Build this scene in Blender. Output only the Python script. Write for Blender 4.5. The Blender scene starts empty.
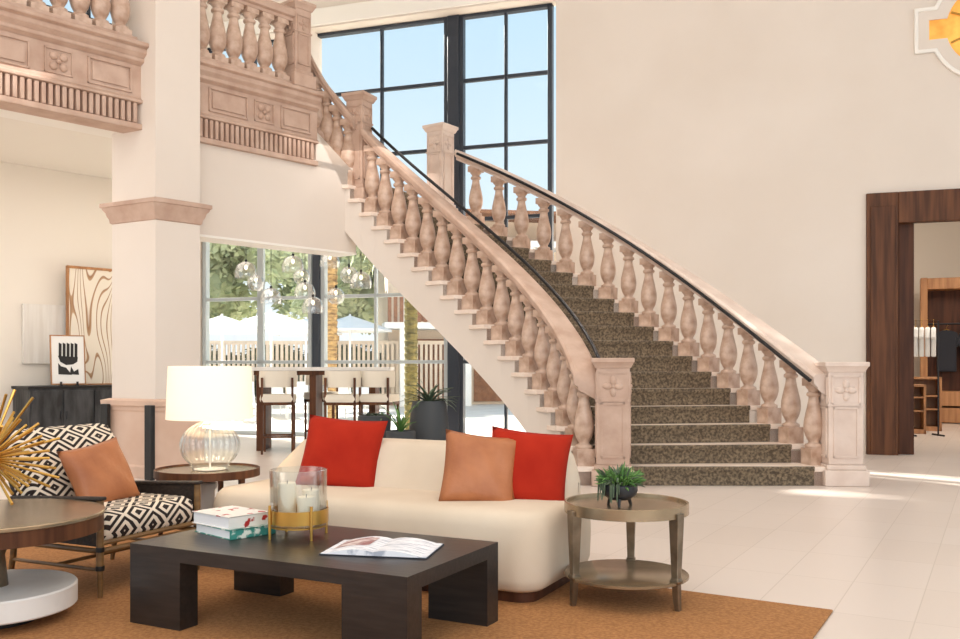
import bpy, bmesh, math, random
from math import sin, cos, pi, radians, sqrt, atan2
from mathutils import Vector, Matrix
random.seed(7)
C = bpy.context.scene.collection

# ------------------------------------------------------------------ camera, world, lights, exposure
cam_d = bpy.data.cameras.new('camera'); cam = bpy.data.objects.new('camera', cam_d); C.objects.link(cam)
cam.location = (0, 0, 1.2); cam.rotation_euler = (pi/2, 0, 0)
cam_d.sensor_width = 36; cam_d.lens = 36*920/960
cam_d.shift_y = 45.5/960; cam_d.clip_end = 300
bpy.context.scene.camera = cam
vs = bpy.context.scene.view_settings
vs.view_transform = 'Standard'; vs.look = 'None'; vs.gamma = 1; vs.exposure = 0.06; vs.use_curve_mapping = False

w = bpy.data.worlds.new('world'); bpy.context.scene.world = w; w.use_nodes = True
nt = w.node_tree; nt.nodes.clear()
wo = nt.nodes.new('ShaderNodeOutputWorld'); bg = nt.nodes.new('ShaderNodeBackground')
tc = nt.nodes.new('ShaderNodeTexCoord'); sp = nt.nodes.new('ShaderNodeSeparateXYZ'); cr = nt.nodes.new('ShaderNodeValToRGB')
nt.links.new(tc.outputs['Generated'], sp.inputs[0]); nt.links.new(sp.outputs['Z'], cr.inputs[0])
e = cr.color_ramp.elements
e[0].position = 0.0; e[0].color = (.90, .93, .95, 1)
e[1].position = 1.0; e[1].color = (.40, .62, .90, 1)
m_ = e.new(.12); m_.color = (.76, .87, .94, 1); m_ = e.new(.36); m_.color = (.55, .75, .90, 1)
nt.links.new(cr.outputs[0], bg.inputs[0]); nt.links.new(bg.outputs[0], wo.inputs[0])
bg.inputs[1].default_value = 1.12

def sun(name, direction, strength, color, angle):
    d = bpy.data.lights.new(name, 'SUN'); d.energy = strength; d.color = color; d.angle = radians(angle)
    o = bpy.data.objects.new(name, d); C.objects.link(o)
    o.rotation_euler = Vector(direction).to_track_quat('-Z', 'Y').to_euler(); o.location = (-8, 25, 20)
def area(name, loc, target, sx, sy, power, color):
    d = bpy.data.lights.new(name, 'AREA'); d.shape = 'RECTANGLE'; d.size = sx; d.size_y = sy; d.energy = power; d.color = color
    o = bpy.data.objects.new(name, d); C.objects.link(o); o.location = loc
    o.rotation_euler = (Vector(target)-Vector(loc)).to_track_quat('-Z', 'Y').to_euler()
sun('sun', (.60, -.60, -.53), 18.0, (1, .95, .88), 1.5)
area('hall_top_fill', (.5, 4.5, 7.4), (.5, 5.5, 0), 8, 7, 170, (1, .94, .88))  # unseen fill added high over the seating, no lamp hangs there
area('hall_front_fill', (1.5, -3.5, 4.2), (.5, 9, 2.6), 9, 5, 330, (1, .95, .90))  # soft fill added behind the camera
def spot(name, loc, target, power, deg, color, blend=.6, r=.12):
    d = bpy.data.lights.new(name, 'SPOT'); d.energy = power; d.spot_size = radians(deg); d.spot_blend = blend; d.color = color; d.shadow_soft_size = r
    o = bpy.data.objects.new(name, d); C.objects.link(o); o.location = loc
    o.rotation_euler = (Vector(target)-Vector(loc)).to_track_quat('-Z', 'Y').to_euler()
spot('stair_fill_spot', (-1.6, 9.8, 7.9), (2.0, 10.6, 1.4), 260, 40, (1, .93, .84))  # added spot, no fitting known, to put glints on the right balusters
spot('stair_fill_spot', (0.6, 10.6, 7.9), (2.4, 9.8, .4), 220, 44, (1, .93, .84))  # second added spot, aimed at the lower steps
area('bar_fill', (-3.2, 12.6, 4.0), (-3.2, 12.6, 0), 5, 3, 60, (1, .93, .86))  # fill added under the balcony to brighten the bar
area('lounge_fill', (-6.2, 9.6, 4.1), (-6.2, 9.8, 0), 4, 3, 70, (1, .95, .90))  # fill added to lift the dim wall under the balcony
area('shop_area_light', (8.6, 15.5, 4.3), (8.6, 16.5, 0), 3, 3, 170, (1, .90, .78))  # area light below the shop ceiling, no fitting modelled

# ------------------------------------------------------------------ materials
def rgb(r, g, b):
    f = lambda c: (c/255/12.92) if c/255 <= .04045 else ((c/255+.055)/1.055)**2.4
    return (f(r), f(g), f(b), 1)
def mat(name, col, rough=.6, metal=0, col2=None, scale=8, bump=0, bscale=None, stretch=(1, 1, 1), spec=.5, detail=4, emit=None, estr=0, contrast=(.35, .65), sheen=0, coat=0):
    m = bpy.data.materials.new(name); m.use_nodes = True; t = m.node_tree; b = t.nodes['Principled BSDF']
    b.inputs['Base Color'].default_value = col; b.inputs['Roughness'].default_value = rough
    b.inputs['Metallic'].default_value = metal; b.inputs['Specular IOR Level'].default_value = spec
    if sheen: b.inputs['Sheen Weight'].default_value = sheen; b.inputs['Sheen Roughness'].default_value = .25
    if coat: b.inputs['Coat Weight'].default_value = coat
    if emit: b.inputs['Emission Color'].default_value = emit; b.inputs['Emission Strength'].default_value = estr
    co = t.nodes.new('ShaderNodeTexCoord'); mp = t.nodes.new('ShaderNodeMapping'); mp.inputs['Scale'].default_value = stretch
    t.links.new(co.outputs['Object'], mp.inputs[0])
    n = t.nodes.new('ShaderNodeTexNoise'); n.inputs['Scale'].default_value = scale; n.inputs['Detail'].default_value = detail
    t.links.new(mp.outputs[0], n.inputs['Vector'])
    if col2:
        r = t.nodes.new('ShaderNodeValToRGB'); r.color_ramp.elements[0].color = col; r.color_ramp.elements[1].color = col2
        r.color_ramp.elements[0].position, r.color_ramp.elements[1].position = contrast
        t.links.new(n.outputs['Fac'], r.inputs[0]); t.links.new(r.outputs[0], b.inputs['Base Color'])
    if bump:
        n2 = n
        if bscale:
            n2 = t.nodes.new('ShaderNodeTexNoise'); n2.inputs['Scale'].default_value = bscale; t.links.new(mp.outputs[0], n2.inputs['Vector'])
        bp = t.nodes.new('ShaderNodeBump'); bp.inputs['Strength'].default_value = bump; bp.inputs['Distance'].default_value = .01
        t.links.new(n2.outputs['Fac'], bp.inputs['Height']); t.links.new(bp.outputs[0], b.inputs['Normal'])
    return m
def glass(name, tint=(1, 1, 1, 1), refl=.08, rough=0.0, fac=.55):
    m = bpy.data.materials.new(name); m.use_nodes = True; t = m.node_tree; t.nodes.clear()
    o = t.nodes.new('ShaderNodeOutputMaterial'); mx = t.nodes.new('ShaderNodeMixShader')
    a = t.nodes.new('ShaderNodeBsdfTransparent'); a.inputs[0].default_value = tint
    g = t.nodes.new('ShaderNodeBsdfGlossy'); g.inputs['Roughness'].default_value = rough
    lw = t.nodes.new('ShaderNodeLayerWeight'); lw.inputs[0].default_value = .35
    mm = t.nodes.new('ShaderNodeMath'); mm.operation = 'MULTIPLY_ADD'; mm.inputs[1].default_value = fac; mm.inputs[2].default_value = refl
    t.links.new(lw.outputs['Facing'], mm.inputs[0]); t.links.new(mm.outputs[0], mx.inputs[0])
    t.links.new(a.outputs[0], mx.inputs[1]); t.links.new(g.outputs[0], mx.inputs[2]); t.links.new(mx.outputs[0], o.inputs[0])
    return m

M = {}
M['plaster'] = mat('plaster', rgb(230, 219, 208), .85, col2=rgb(225, 213, 201), scale=.7, bump=.05, bscale=30)
M['plaster_shell'] = mat('plaster_shell', rgb(236, 228, 217), .85, bump=.03, scale=20)
M['white_trim'] = mat('white_trim', rgb(243, 238, 230), .5)
M['stone'] = mat('pink_stone', rgb(184, 152, 133), .6, col2=rgb(206, 178, 160), scale=5, bump=.12, bscale=25, contrast=(.3, .7))
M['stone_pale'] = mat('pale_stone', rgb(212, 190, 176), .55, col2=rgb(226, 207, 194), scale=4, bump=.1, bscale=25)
M['stone_bal'] = mat('baluster_stone', rgb(174, 140, 118), .34, col2=rgb(216, 190, 171), scale=9, bump=.15, bscale=20, contrast=(.3, .7))
M['tread'] = mat('tread_stone_glare', rgb(232, 212, 196), .4, col2=rgb(240, 224, 210), scale=5)  # whitened so the lower tread tops show bright lines of glancing light
M['dado'] = mat('dado_stone', rgb(214, 180, 158), .6, col2=rgb(222, 192, 172), scale=3, bump=.06, bscale=25)
M['carpet'] = mat('carpet', rgb(88, 76, 62), .95, sheen=.25, col2=rgb(146, 128, 104), scale=38, bump=.5, bscale=120, contrast=(.4, .66), detail=6)
M['rug'] = mat('rug', rgb(156, 104, 58), .95, col2=rgb(184, 130, 78), scale=60, bump=.6, bscale=200, detail=6)
M['dark_frame'] = mat('dark_frame', rgb(46, 52, 62), .4, spec=.4)
M['grey_frame'] = mat('grey_frame', rgb(176, 184, 186), .4)
M['black'] = mat('black', rgb(26, 24, 23), .4)
M['black_metal'] = mat('black_metal', rgb(34, 34, 38), .35, metal=.4)
M['walnut'] = mat('walnut', rgb(72, 42, 25), .5, col2=rgb(108, 68, 43), scale=3, spec=.25, stretch=(6, 6, .35), bump=.05, detail=8)
M['walnut_dark'] = mat('walnut_dark', rgb(66, 36, 22), .5, col2=rgb(92, 54, 34), spec=.25, scale=3, stretch=(6, 6, .35), detail=8)
M['oak'] = mat('oak', rgb(160, 108, 66), .45, col2=rgb(190, 138, 90), scale=3, stretch=(5, 5, .4), detail=8)
M['espresso'] = mat('espresso', rgb(26, 21, 20), .36, col2=rgb(42, 35, 32), scale=5, stretch=(1, 10, 10), bump=.08, detail=8, spec=.6)
M['console'] = mat('console', rgb(26, 26, 28), .5, col2=rgb(66, 66, 68), scale=9, stretch=(1, 1, .25), bump=.7, bscale=14)
M['bronze'] = mat('bronze', rgb(112, 98, 80), .32, metal=.75, col2=rgb(140, 124, 104), scale=12)
M['bronze_top'] = mat('bronze_top', rgb(172, 152, 124), .26, metal=.7, col2=rgb(152, 132, 106), scale=6)
M['gold'] = mat('gold', rgb(202, 160, 84), .28, metal=.95)
M['sofa'] = mat('sofa_fabric', rgb(218, 201, 180), .95, col2=rgb(211, 193, 171), scale=3, bump=.12, bscale=250)
M['red'] = mat('red_fabric', rgb(176, 46, 26), .95, col2=rgb(162, 36, 20), scale=4, bump=.2, bscale=250, spec=.2)
M['tan'] = mat('tan_leather', rgb(160, 94, 54), .48, col2=rgb(182, 114, 70), scale=5, bump=.15, bscale=60)
M['white_stone'] = mat('white_stone', rgb(226, 220, 214), .5, col2=rgb(236, 232, 227), scale=5)
M['ceramic'] = mat('ceramic', rgb(240, 238, 234), .25)
M['chair_wood'] = mat('chair_wood', rgb(104, 76, 46), .4, col2=rgb(136, 102, 62), scale=6, stretch=(1, 1, 4))
M['dark_weave'] = mat('dark_weave', rgb(30, 22, 18), .6, col2=rgb(48, 36, 28), scale=50, bump=.6)
M['shade'] = mat('lamp_shade', rgb(246, 238, 222), .9, emit=rgb(255, 232, 196), estr=.42)
M['bulb'] = mat('bulb', (1, .9, .7, 1), .5, emit=(1, .82, .55, 1), estr=3)
M['glass'] = glass('pane_glass', (.98, .99, .99, 1), .0, 0, .25)
M['clear'] = glass('clear_glass', (.95, .97, .97, 1), .10)
M['shade_glass'] = glass('shade_glass', (.95, .97, .97, 1), .20, .05)
M['candle'] = mat('candle_wax', rgb(240, 226, 200), .6)
M['paper'] = mat('paper', rgb(240, 240, 242), .8)
M['page'] = mat('printed_page', rgb(238, 238, 242), .8, col2=rgb(176, 180, 192), scale=14, stretch=(1, 9, 1), contrast=(.5, .62))
M['photo'] = mat('page_photo', rgb(150, 96, 96), .6, col2=rgb(222, 206, 202), scale=16, contrast=(.4, .6))
M['teal'] = mat('teal_cover', rgb(60, 140, 128), .5, col2=rgb(226, 232, 220), scale=22, contrast=(.52, .6))
M['flower'] = mat('flower_cover', rgb(236, 232, 226), .5, col2=rgb(176, 40, 40), scale=16, contrast=(.6, .64))
M['pot'] = mat('grey_pot', rgb(58, 60, 62), .6, bump=.1)
M['bowl'] = mat('black_bowl', rgb(24, 25, 28), .4, col2=rgb(54, 56, 62), scale=14)
M['leaf'] = mat('leaf_green', rgb(60, 104, 44), .6, col2=rgb(110, 150, 80), scale=14)
M['leaf_grey'] = mat('leaf_grey_green', rgb(96, 112, 88), .6, col2=rgb(58, 74, 52), scale=9)
M['leaf_out'] = mat('leaf_outdoor', rgb(126, 140, 98), .8, col2=rgb(204, 210, 170), scale=1.2)
M['leaf_dark'] = mat('leaf_dark', rgb(74, 80, 62), .8, col2=rgb(120, 124, 92), scale=3)
M['bark'] = mat('palm_bark', rgb(120, 92, 58), .9, col2=rgb(184, 152, 100), scale=7, stretch=(1, 1, 2.5), bump=.6)
M['bark_moss'] = mat('mossy_bark', rgb(84, 78, 44), .9, col2=rgb(128, 116, 66), scale=7, stretch=(1, 1, 2.5), bump=.6)
M['canopy'] = mat('canopy_white', rgb(244, 242, 238), .8)
M['paving'] = mat('paving', rgb(232, 226, 216), .8, col2=rgb(220, 212, 200), scale=2)
M['grass'] = mat('grass_green', rgb(130, 146, 70), .9, col2=rgb(168, 172, 96), scale=20)
M['brick'] = mat('terracotta', rgb(160, 112, 84), .8, col2=rgb(136, 96, 72), scale=6)
M['facade'] = mat('facade', rgb(214, 196, 176), .8)
M['stool_fab'] = mat('stool_fabric', rgb(234, 226, 210), .9)
M['shirt_dark'] = mat('dark_cloth', rgb(44, 46, 54), .9, sheen=.2)
M['shirt_white'] = mat('white_cloth', rgb(232, 230, 226), .9)
M['canvas'] = mat('canvas_white', rgb(236, 232, 226), .9, col2=rgb(222, 216, 208), scale=3, stretch=(4, 4, .3), bump=.8, bscale=5)

def wave_mat():
    m = bpy.data.materials.new('swirl_canvas'); m.use_nodes = True; t = m.node_tree; b = t.nodes['Principled BSDF']; b.inputs['Roughness'].default_value = .8
    co = t.nodes.new('ShaderNodeTexCoord'); mp = t.nodes.new('ShaderNodeMapping'); mp.inputs['Scale'].default_value = (1.15, 1, .34)
    t.links.new(co.outputs['Object'], mp.inputs[0])
    n = t.nodes.new('ShaderNodeTexNoise'); n.inputs['Scale'].default_value = 1.7; n.inputs['Detail'].default_value = 0; n.inputs['Distortion'].default_value = .9
    t.links.new(mp.outputs[0], n.inputs['Vector'])
    mu = t.nodes.new('ShaderNodeMath'); mu.operation = 'MULTIPLY'; mu.inputs[1].default_value = 15; t.links.new(n.outputs['Fac'], mu.inputs[0])
    fr = t.nodes.new('ShaderNodeMath'); fr.operation = 'FRACT'; t.links.new(mu.outputs[0], fr.inputs[0])
    r = t.nodes.new('ShaderNodeValToRGB'); r.color_ramp.elements[0].color = rgb(236, 226, 210); r.color_ramp.elements[1].color = rgb(158, 118, 84)
    r.color_ramp.elements[0].position = .72; r.color_ramp.elements[1].position = .8
    e2 = r.color_ramp.elements.new(.95); e2.color = rgb(190, 156, 122)
    e3 = r.color_ramp.elements.new(.99); e3.color = rgb(236, 226, 210)
    t.links.new(fr.outputs[0], r.inputs[0]); t.links.new(r.outputs[0], b.inputs['Base Color'])
    return m
M['swirl'] = wave_mat()

def tile_mat():
    m = bpy.data.materials.new('floor_tile'); m.use_nodes = True; t = m.node_tree; b = t.nodes['Principled BSDF']
    co = t.nodes.new('ShaderNodeTexCoord'); mp = t.nodes.new('ShaderNodeMapping'); mp.vector_type = 'TEXTURE'
    mp.inputs['Location'].default_value = (1.715, 4.47, 0); mp.inputs['Rotation'].default_value = (0, 0, radians(90-29.5))
    t.links.new(co.outputs['Object'], mp.inputs[0])
    br = t.nodes.new('ShaderNodeTexBrick'); br.offset = 0; br.squash = 1
    br.inputs['Scale'].default_value = 1; br.inputs['Brick Width'].default_value = .72; br.inputs['Row Height'].default_value = .72/2
    br.inputs['Mortar Size'].default_value = .0035; br.inputs['Mortar Smooth'].default_value = .3; br.inputs['Bias'].default_value = 0
    br.inputs['Color1'].default_value = rgb(226, 213, 203); br.inputs['Color2'].default_value = rgb(221, 207, 196); br.inputs['Mortar'].default_value = rgb(206, 192, 180)
    t.links.new(mp.outputs[0], br.inputs['Vector']); t.links.new(br.outputs['Color'], b.inputs['Base Color'])
    b.inputs['Roughness'].default_value = .32; b.inputs['Specular IOR Level'].default_value = .5
    return m
M['tile'] = tile_mat()

def diamond_mat():
    m = bpy.data.materials.new('diamond_fabric'); m.use_nodes = True; t = m.node_tree; b = t.nodes['Principled BSDF']; b.inputs['Roughness'].default_value = .9
    co = t.nodes.new('ShaderNodeTexCoord'); s = t.nodes.new('ShaderNodeSeparateXYZ'); t.links.new(co.outputs['Object'], s.inputs[0])
    def math(op, a, bb=None, v=None):
        n = t.nodes.new('ShaderNodeMath'); n.operation = op; t.links.new(a, n.inputs[0])
        if bb is not None: t.links.new(bb, n.inputs[1])
        elif v is not None: n.inputs[1].default_value = v
        return n.outputs[0]
    xz = math('SUBTRACT', s.outputs['X'], s.outputs['Z'])
    def tri(o, k):
        a = math('MULTIPLY', o, v=k); a = math('FRACT', a); a = math('SUBTRACT', a, v=.5); return math('ABSOLUTE', a)
    p = tri(s.outputs['Y'], 5.0); q = tri(xz, 5.6)
    f = math('ADD', p, q); f = math('MULTIPLY', f, v=3.6); f = math('FRACT', f); g = math('GREATER_THAN', f, v=.5)
    mx = t.nodes.new('ShaderNodeMix'); mx.data_type = 'RGBA'
    mx.inputs['A'].default_value = rgb(40, 28, 24); mx.inputs['B'].default_value = rgb(232, 216, 196)
    t.links.new(g, mx.inputs['Factor']); t.links.new(mx.outputs['Result'], b.inputs['Base Color'])
    return m
M['diamond'] = diamond_mat()

# ------------------------------------------------------------------ mesh helpers
class MB:
    def __init__(s): s.v = []; s.f = []
    def add(s, vs, fs):
        n = len(s.v); s.v += [tuple(v) for v in vs]; s.f += [tuple(i+n for i in f) for f in fs]; return s
    def box(s, a, b, T=None):
        x0, y0, z0 = a; x1, y1, z1 = b
        vs = [(x0, y0, z0), (x1, y0, z0), (x1, y1, z0), (x0, y1, z0), (x0, y0, z1), (x1, y0, z1), (x1, y1, z1), (x0, y1, z1)]
        if T is not None: vs = [T @ Vector(v) for v in vs]
        return s.add(vs, [(0, 3, 2, 1), (4, 5, 6, 7), (0, 1, 5, 4), (1, 2, 6, 5), (2, 3, 7, 6), (3, 0, 4, 7)])
    def prism(s, poly, z0, z1, T=None):
        n = len(poly)
        zz0 = z0 if isinstance(z0, (list, tuple)) else [z0]*n; zz1 = z1 if isinstance(z1, (list, tuple)) else [z1]*n
        vs = [(p[0], p[1], zz0[i]) for i, p in enumerate(poly)]+[(p[0], p[1], zz1[i]) for i, p in enumerate(poly)]
        if T is not None: vs = [T @ Vector(v) for v in vs]
        return s.add(vs, [tuple(range(n))[::-1], tuple(range(n, 2*n))]+[(i, (i+1) % n, n+(i+1) % n, n+i) for i in range(n)])
    def lathe(s, prof, seg=20, T=None, cap=True):
        vs = []; fs = []
        for r, z in prof:
            for k in range(seg):
                a = 2*pi*k/seg; vs.append((r*cos(a), r*sin(a), z))
        for i in range(len(prof)-1):
            for k in range(seg):
                k2 = (k+1) % seg; fs.append((i*seg+k, i*seg+k2, (i+1)*seg+k2, (i+1)*seg+k))
        if cap:
            fs.append(tuple(range(seg))[::-1]); fs.append(tuple((len(prof)-1)*seg+k for k in range(seg)))
        if T is not None: vs = [T @ Vector(v) for v in vs]
        return s.add(vs, fs)
    def sweep(s, frames, sec, closed=True):
        # frames: list of (pos, u, w); sec: list of (a,b)
        n = len(sec); vs = []
        for p, u, w_ in frames:
            for a, b in sec: vs.append(Vector(p)+Vector(u)*a+Vector(w_)*b)
        fs = []
        for i in range(len(frames)-1):
            for k in range(n):
                k2 = (k+1) % n; fs.append((i*n+k, i*n+k2, (i+1)*n+k2, (i+1)*n+k))
        fs.append(tuple(range(n))[::-1]); fs.append(tuple((len(frames)-1)*n+k for k in range(n)))
        return s.add(vs, fs)
    def tube(s, pts, r, seg=8, taper=None):
        pts = [Vector(p) for p in pts]; fr = []
        for i, p in enumerate(pts):
            t = (pts[min(i+1, len(pts)-1)]-pts[max(i-1, 0)]).normalized()
            up = Vector((0, 0, 1)) if abs(t.z) < .95 else Vector((1, 0, 0))
            u = t.cross(up).normalized(); w_ = u.cross(t)
            rr = r[i] if isinstance(r, (list, tuple)) else r
            fr.append((p, u*rr, w_*rr))
        return s.sweep(fr, [(cos(2*pi*k/seg), sin(2*pi*k/seg)) for k in range(seg)])
    def ball(s, c, rx, ry, rz, seg=12, rings=8, T=None):
        prof = [(max(sin(pi*i/rings), .001), -cos(pi*i/rings)) for i in range(rings+1)]
        Tm = Matrix.Translation(c) @ Matrix.Diagonal((rx, ry, rz, 1))
        if T is not None: Tm = T @ Tm
        return s.lathe(prof, seg, Tm)
    def build(s, name, m, parent=None, bevel=0, smooth=True, bseg=2, angle=40, sub=0):
        me = bpy.data.meshes.new(name)
        off = Vector((0, 0, 0))
        if parent is not None and parent.get('world_local'):
            off = Vector(parent['world_local'])
        me.from_pydata([Vector(v)-off for v in s.v], [], s.f)
        bm = bmesh.new(); bm.from_mesh(me); bmesh.ops.recalc_face_normals(bm, faces=bm.faces); bm.to_mesh(me); bm.free()
        me.materials.append(m)
        if smooth:
            me.shade_smooth(); me.set_sharp_from_angle(angle=radians(angle))
        o = bpy.data.objects.new(name, me); C.objects.link(o)
        if parent is not None: o.parent = parent
        if bevel:
            b = o.modifiers.new('bevel', 'BEVEL'); b.width = bevel; b.segments = bseg; b.limit_method = 'ANGLE'; b.angle_limit = radians(35)
        if sub:
            b = o.modifiers.new('sub', 'SUBSURF'); b.levels = sub; b.render_levels = sub
        return o
def tag(o, label, cat, group=None, kind=None):
    o['label'] = label; o['category'] = cat
    if group: o['group'] = group
    if kind: o['kind'] = kind
    return o
def thing(name, label, cat, loc=(0, 0, 0), rz=0, group=None, world=False):
    o = bpy.data.objects.new(name, None); C.objects.link(o); o.location = loc; o.rotation_euler = (0, 0, rz); o.empty_display_size = .1
    if world: o['world_local'] = list(loc)
    return tag(o, label, cat, group)
def struct(o): o['kind'] = 'structure'; return o
def dup(root, loc, rz, label, group=None, sc=None):
    r = root.copy(); C.objects.link(r); r.location = loc; r.rotation_euler = (0, 0, rz); r['label'] = label
    if group: r['group'] = group
    if sc: r.scale = sc
    for ch in list(root.children):
        c = ch.copy(); C.objects.link(c); c.parent = r
        for g in ch.children:
            d = g.copy(); C.objects.link(d); d.parent = c
    return r
def TR(x, y, z, rz=0, rx=0, ry=0):
    return Matrix.Translation((x, y, z)) @ Matrix.Rotation(rz, 4, 'Z') @ Matrix.Rotation(ry, 4, 'Y') @ Matrix.Rotation(rx, 4, 'X')
V2 = lambda a, b: Vector((a, b))

# ------------------------------------------------------------------ plan of the hall
D = V2(.66, .751).normalized()                 # direction of the balcony front
N = V2(D.y, -D.x)                              # out of the balcony, into the hall
F0 = V2(-4.5625, 8.75)                         # a point under the balcony front
WD = V2(-.946, .325).normalized(); WN = V2(-WD.y, WD.x)*-1   # long wall with the windows
if WN.y > 0: WN = -WN
W0 = V2(5.19, 12.4)
A0 = V2(-6.64, 13.31)-V2(D.y, -D.x)*.5                          # back wall under the balcony, parallel to D
def along(p, d, px):                           # where the line p + t d meets the sight line of column px
    k = (px-480)/920
    return (k*p.y-p.x)/(d.x-k*d.y)
def isect(p, d, q, e_):
    den = d.x*e_.y-d.y*e_.x; r_ = q-p
    return (r_.x*e_.y-r_.y*e_.x)/den
def TW(p, d, z=0):                             # local x along d, local y to the left of d, z up
    return Matrix(((d.x, -d.y, 0, p.x), (d.y, d.x, 0, p.y), (0, 0, 1, z), (0, 0, 0, 1)))

tc_ = isect(W0, WD, A0, D)                     # corner of long wall and back wall, in WD
corner = W0+WD*tc_
CEIL = 8.2
# floor
mb = MB().add([(-14, -6, 0), (14, -6, 0), (14, 11.2, 0), (-14, 11.2, 0)], [(0, 1, 2, 3)])
floor_poly = [(-14, -6), (12, -6), (12, 21.5), (4.8, 21.5), tuple(W0-WD*.35-WN*.4), tuple(corner-WN*.4), tuple(A0-D*7)]
mb = MB().prism(floor_poly, -.12, 0)
struct(mb.build('floor', M['tile'], smooth=False))
# ceiling
struct(MB().prism([(-14, -6), (12, -6), (12, 11), tuple(corner-WN*.5+V2(0, .5)), (-14, 16)], CEIL, CEIL+.2).build('ceiling', M['white_trim'], smooth=False))

# long wall (window_wall): built from pieces in its own frame. local x = along WD from W0, local y>0 is outside
WT = TW(W0, WD)      # y to the left of WD: check which side is outside
side = -1 if (V2(-WD.y, WD.x).dot(WN) > 0) else 1       # +1 when local +y points outside
def yo(v): return v*side
def wbox(mb, x0, x1, y0, y1, z0, z1):
    a, b = sorted((yo(y0), yo(y1))); return mb.box((min(x0, x1), a, z0), (max(x0, x1), b, z1), WT)
GP = W0-WN*.30                                  # glazing plane
def gx(px): return along(GP, WD, px)
wr = gx(554); wl = gx(203); wm = gx(320); c2 = gx(453)
door0 = along(W0, WD, 917); door1 = -4.2; cas0 = along(W0, WD, 866)
ZT = 6.74
mb = MB()
wi = along(W0, WD, 556)
wbox(mb, cas0-.05, wi, 0, .4, 0, CEIL)          # plain wall between doorway and window
wbox(mb, wi, tc_+.2, 0, .4, ZT, CEIL)           # over the windows
wbox(mb, door1-3, cas0-.05, 0, .4, 3.46, CEIL)  # over the doorway
wbox(mb, door1-3, door1, 0, .4, 0, 3.46)
wbox(mb, along(W0, WD, 310), tc_+.2, 0, .4, 3.5, 4.7); wbox(mb, along(W0, WD, 310), gx(300), 0, .4, 4.7, ZT); wbox(mb, gx(209), tc_+.2, 0, .4, 4.7, ZT)         # solid wall over the bar window
wbox(mb, gx(203), tc_+.2, 0, .4, 0, 3.5)
struct(mb.build('wall_back', M['plaster'], smooth=False))
# white crown over the windows
mb = MB(); wbox(mb, wr-.02, tc_, -.05, 0, ZT+.02, ZT+.3); struct(mb.build('trim_1', M['white_trim'], bevel=.02))
# windows
def window(name, xa, xb, zs, mull, m, fw=.055, fz=.045, edge=.07):
    mbf = MB(); xa, xb = min(xa, xb), max(xa, xb)
    for x in mull: wbox(mbf, x-fz/2, x+fz/2, .27, .34, zs[0], zs[-1])
    for x, s_ in ((xa, 1), (xb, -1)): wbox(mbf, x, x+s_*edge, .25, .37, zs[0], zs[-1])
    for z in zs[1:-1]: wbox(mbf, xa, xb, .27, .34, z-fw/2, z+fw/2)
    wbox(mbf, xa, xb, .25, .37, zs[0], zs[0]+edge); wbox(mbf, xa, xb, .25, .37, zs[-1]-edge*.7, zs[-1])
    fr = struct(mbf.build(name, m, bevel=.006))
    p = MB(); wbox(p, xa+.02, xb-.02, .30, .31, zs[0], zs[-1]); g = p.build('window_pane', M['glass'], fr, smooth=False)
    return fr
zsu = [0.0, 1.25, 2.34, 3.5, 4.64, 5.70, ZT]
window('window_1', wr+.02, gx(460), zsu, [gx(506)], M['dark_frame'])
window('window_2', gx(449)+.0, gx(314)+.0, zsu[3:], [gx(382)], M['dark_frame'])
window('window_3', gx(313)+.0, gx(204), [0, 1.25, 2.34, 3.5], [gx(261)], M['grey_frame'], fz=.12)
window('window_8', gx(300), gx(209), [4.7, 5.70, ZT], [gx(255)], M['dark_frame'])
window('window_7', gx(449), gx(322), zsu[:4], [gx(376)], M['grey_frame'])
mb = MB(); wbox(mb, gx(460.5), gx(449), .22, .4, 0, ZT); struct(mb.build('trim_2', M['dark_frame'], bevel=.01))
mb = MB(); wbox(mb, gx(322), gx(315), .2, .4, 0, 3.5); struct(mb.build('trim_3', M['dark_frame'], bevel=.01))

# back wall under the balcony and with high windows above it
AT = TW(A0, D); aL = -7.0; aR = isect(A0, D, W0, WD)
mb = MB()
mb.box((aL, 0, 0), (aR, .3, 4.9), AT)
mb.box((aL, 0, 7.6), (aR+.1, .3, CEIL), AT)
nb = [aL]
hw = [(-2.1, -.1), (.5, 2.1), (2.3, 3.2)]
x = aL
for a, b in hw:
    mb.box((x, 0, 4.9), (a, .3, 7.6), AT); x = b
mb.box((x, 0, 4.9), (aR, .3, 7.6), AT)
struct(mb.build('wall_left', M['plaster_shell'], smooth=False))
for i, (a, b) in enumerate(hw):
    fm = MB()
    for x in (a, (a+b)/2-.03, b-.06): fm.box((x, .12, 4.9), (x+.06, .2, 7.6), AT)
    for z in (4.9, 5.8, 6.7, 7.54): fm.box((a, .12, z), (b, .2, z+.06), AT)
    fr = struct(fm.build('window_%d' % (4+i), M['dark_frame']))
    MB().box((a, .15, 4.9), (b, .16, 7.6), AT).build('window_pane', M['glass'], fr, smooth=False)

# bulkhead under the balcony front
tE = along(F0, D, 316); tW = along(F0, D, 356); tC = along(F0, D, 190)
FT = TW(F0, D)       # local y>0 = behind (away from hall)
mb = MB().box((tC, .0, 2.66), (tW, .35, 3.78), FT)
mb.prism([(tE, 0.0), (tW, 0.0), (tW, .35), (tE, .35)], 3.7, [4.15, 3.2, 3.2, 4.15], FT)
struct(mb.build('wall_bulkhead', M['plaster'], smooth=False))
struct(MB().box((tC, -.012, 2.645), (tW, .36, 2.672), FT).build('trim_4', M['white_trim'], smooth=False))

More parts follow.
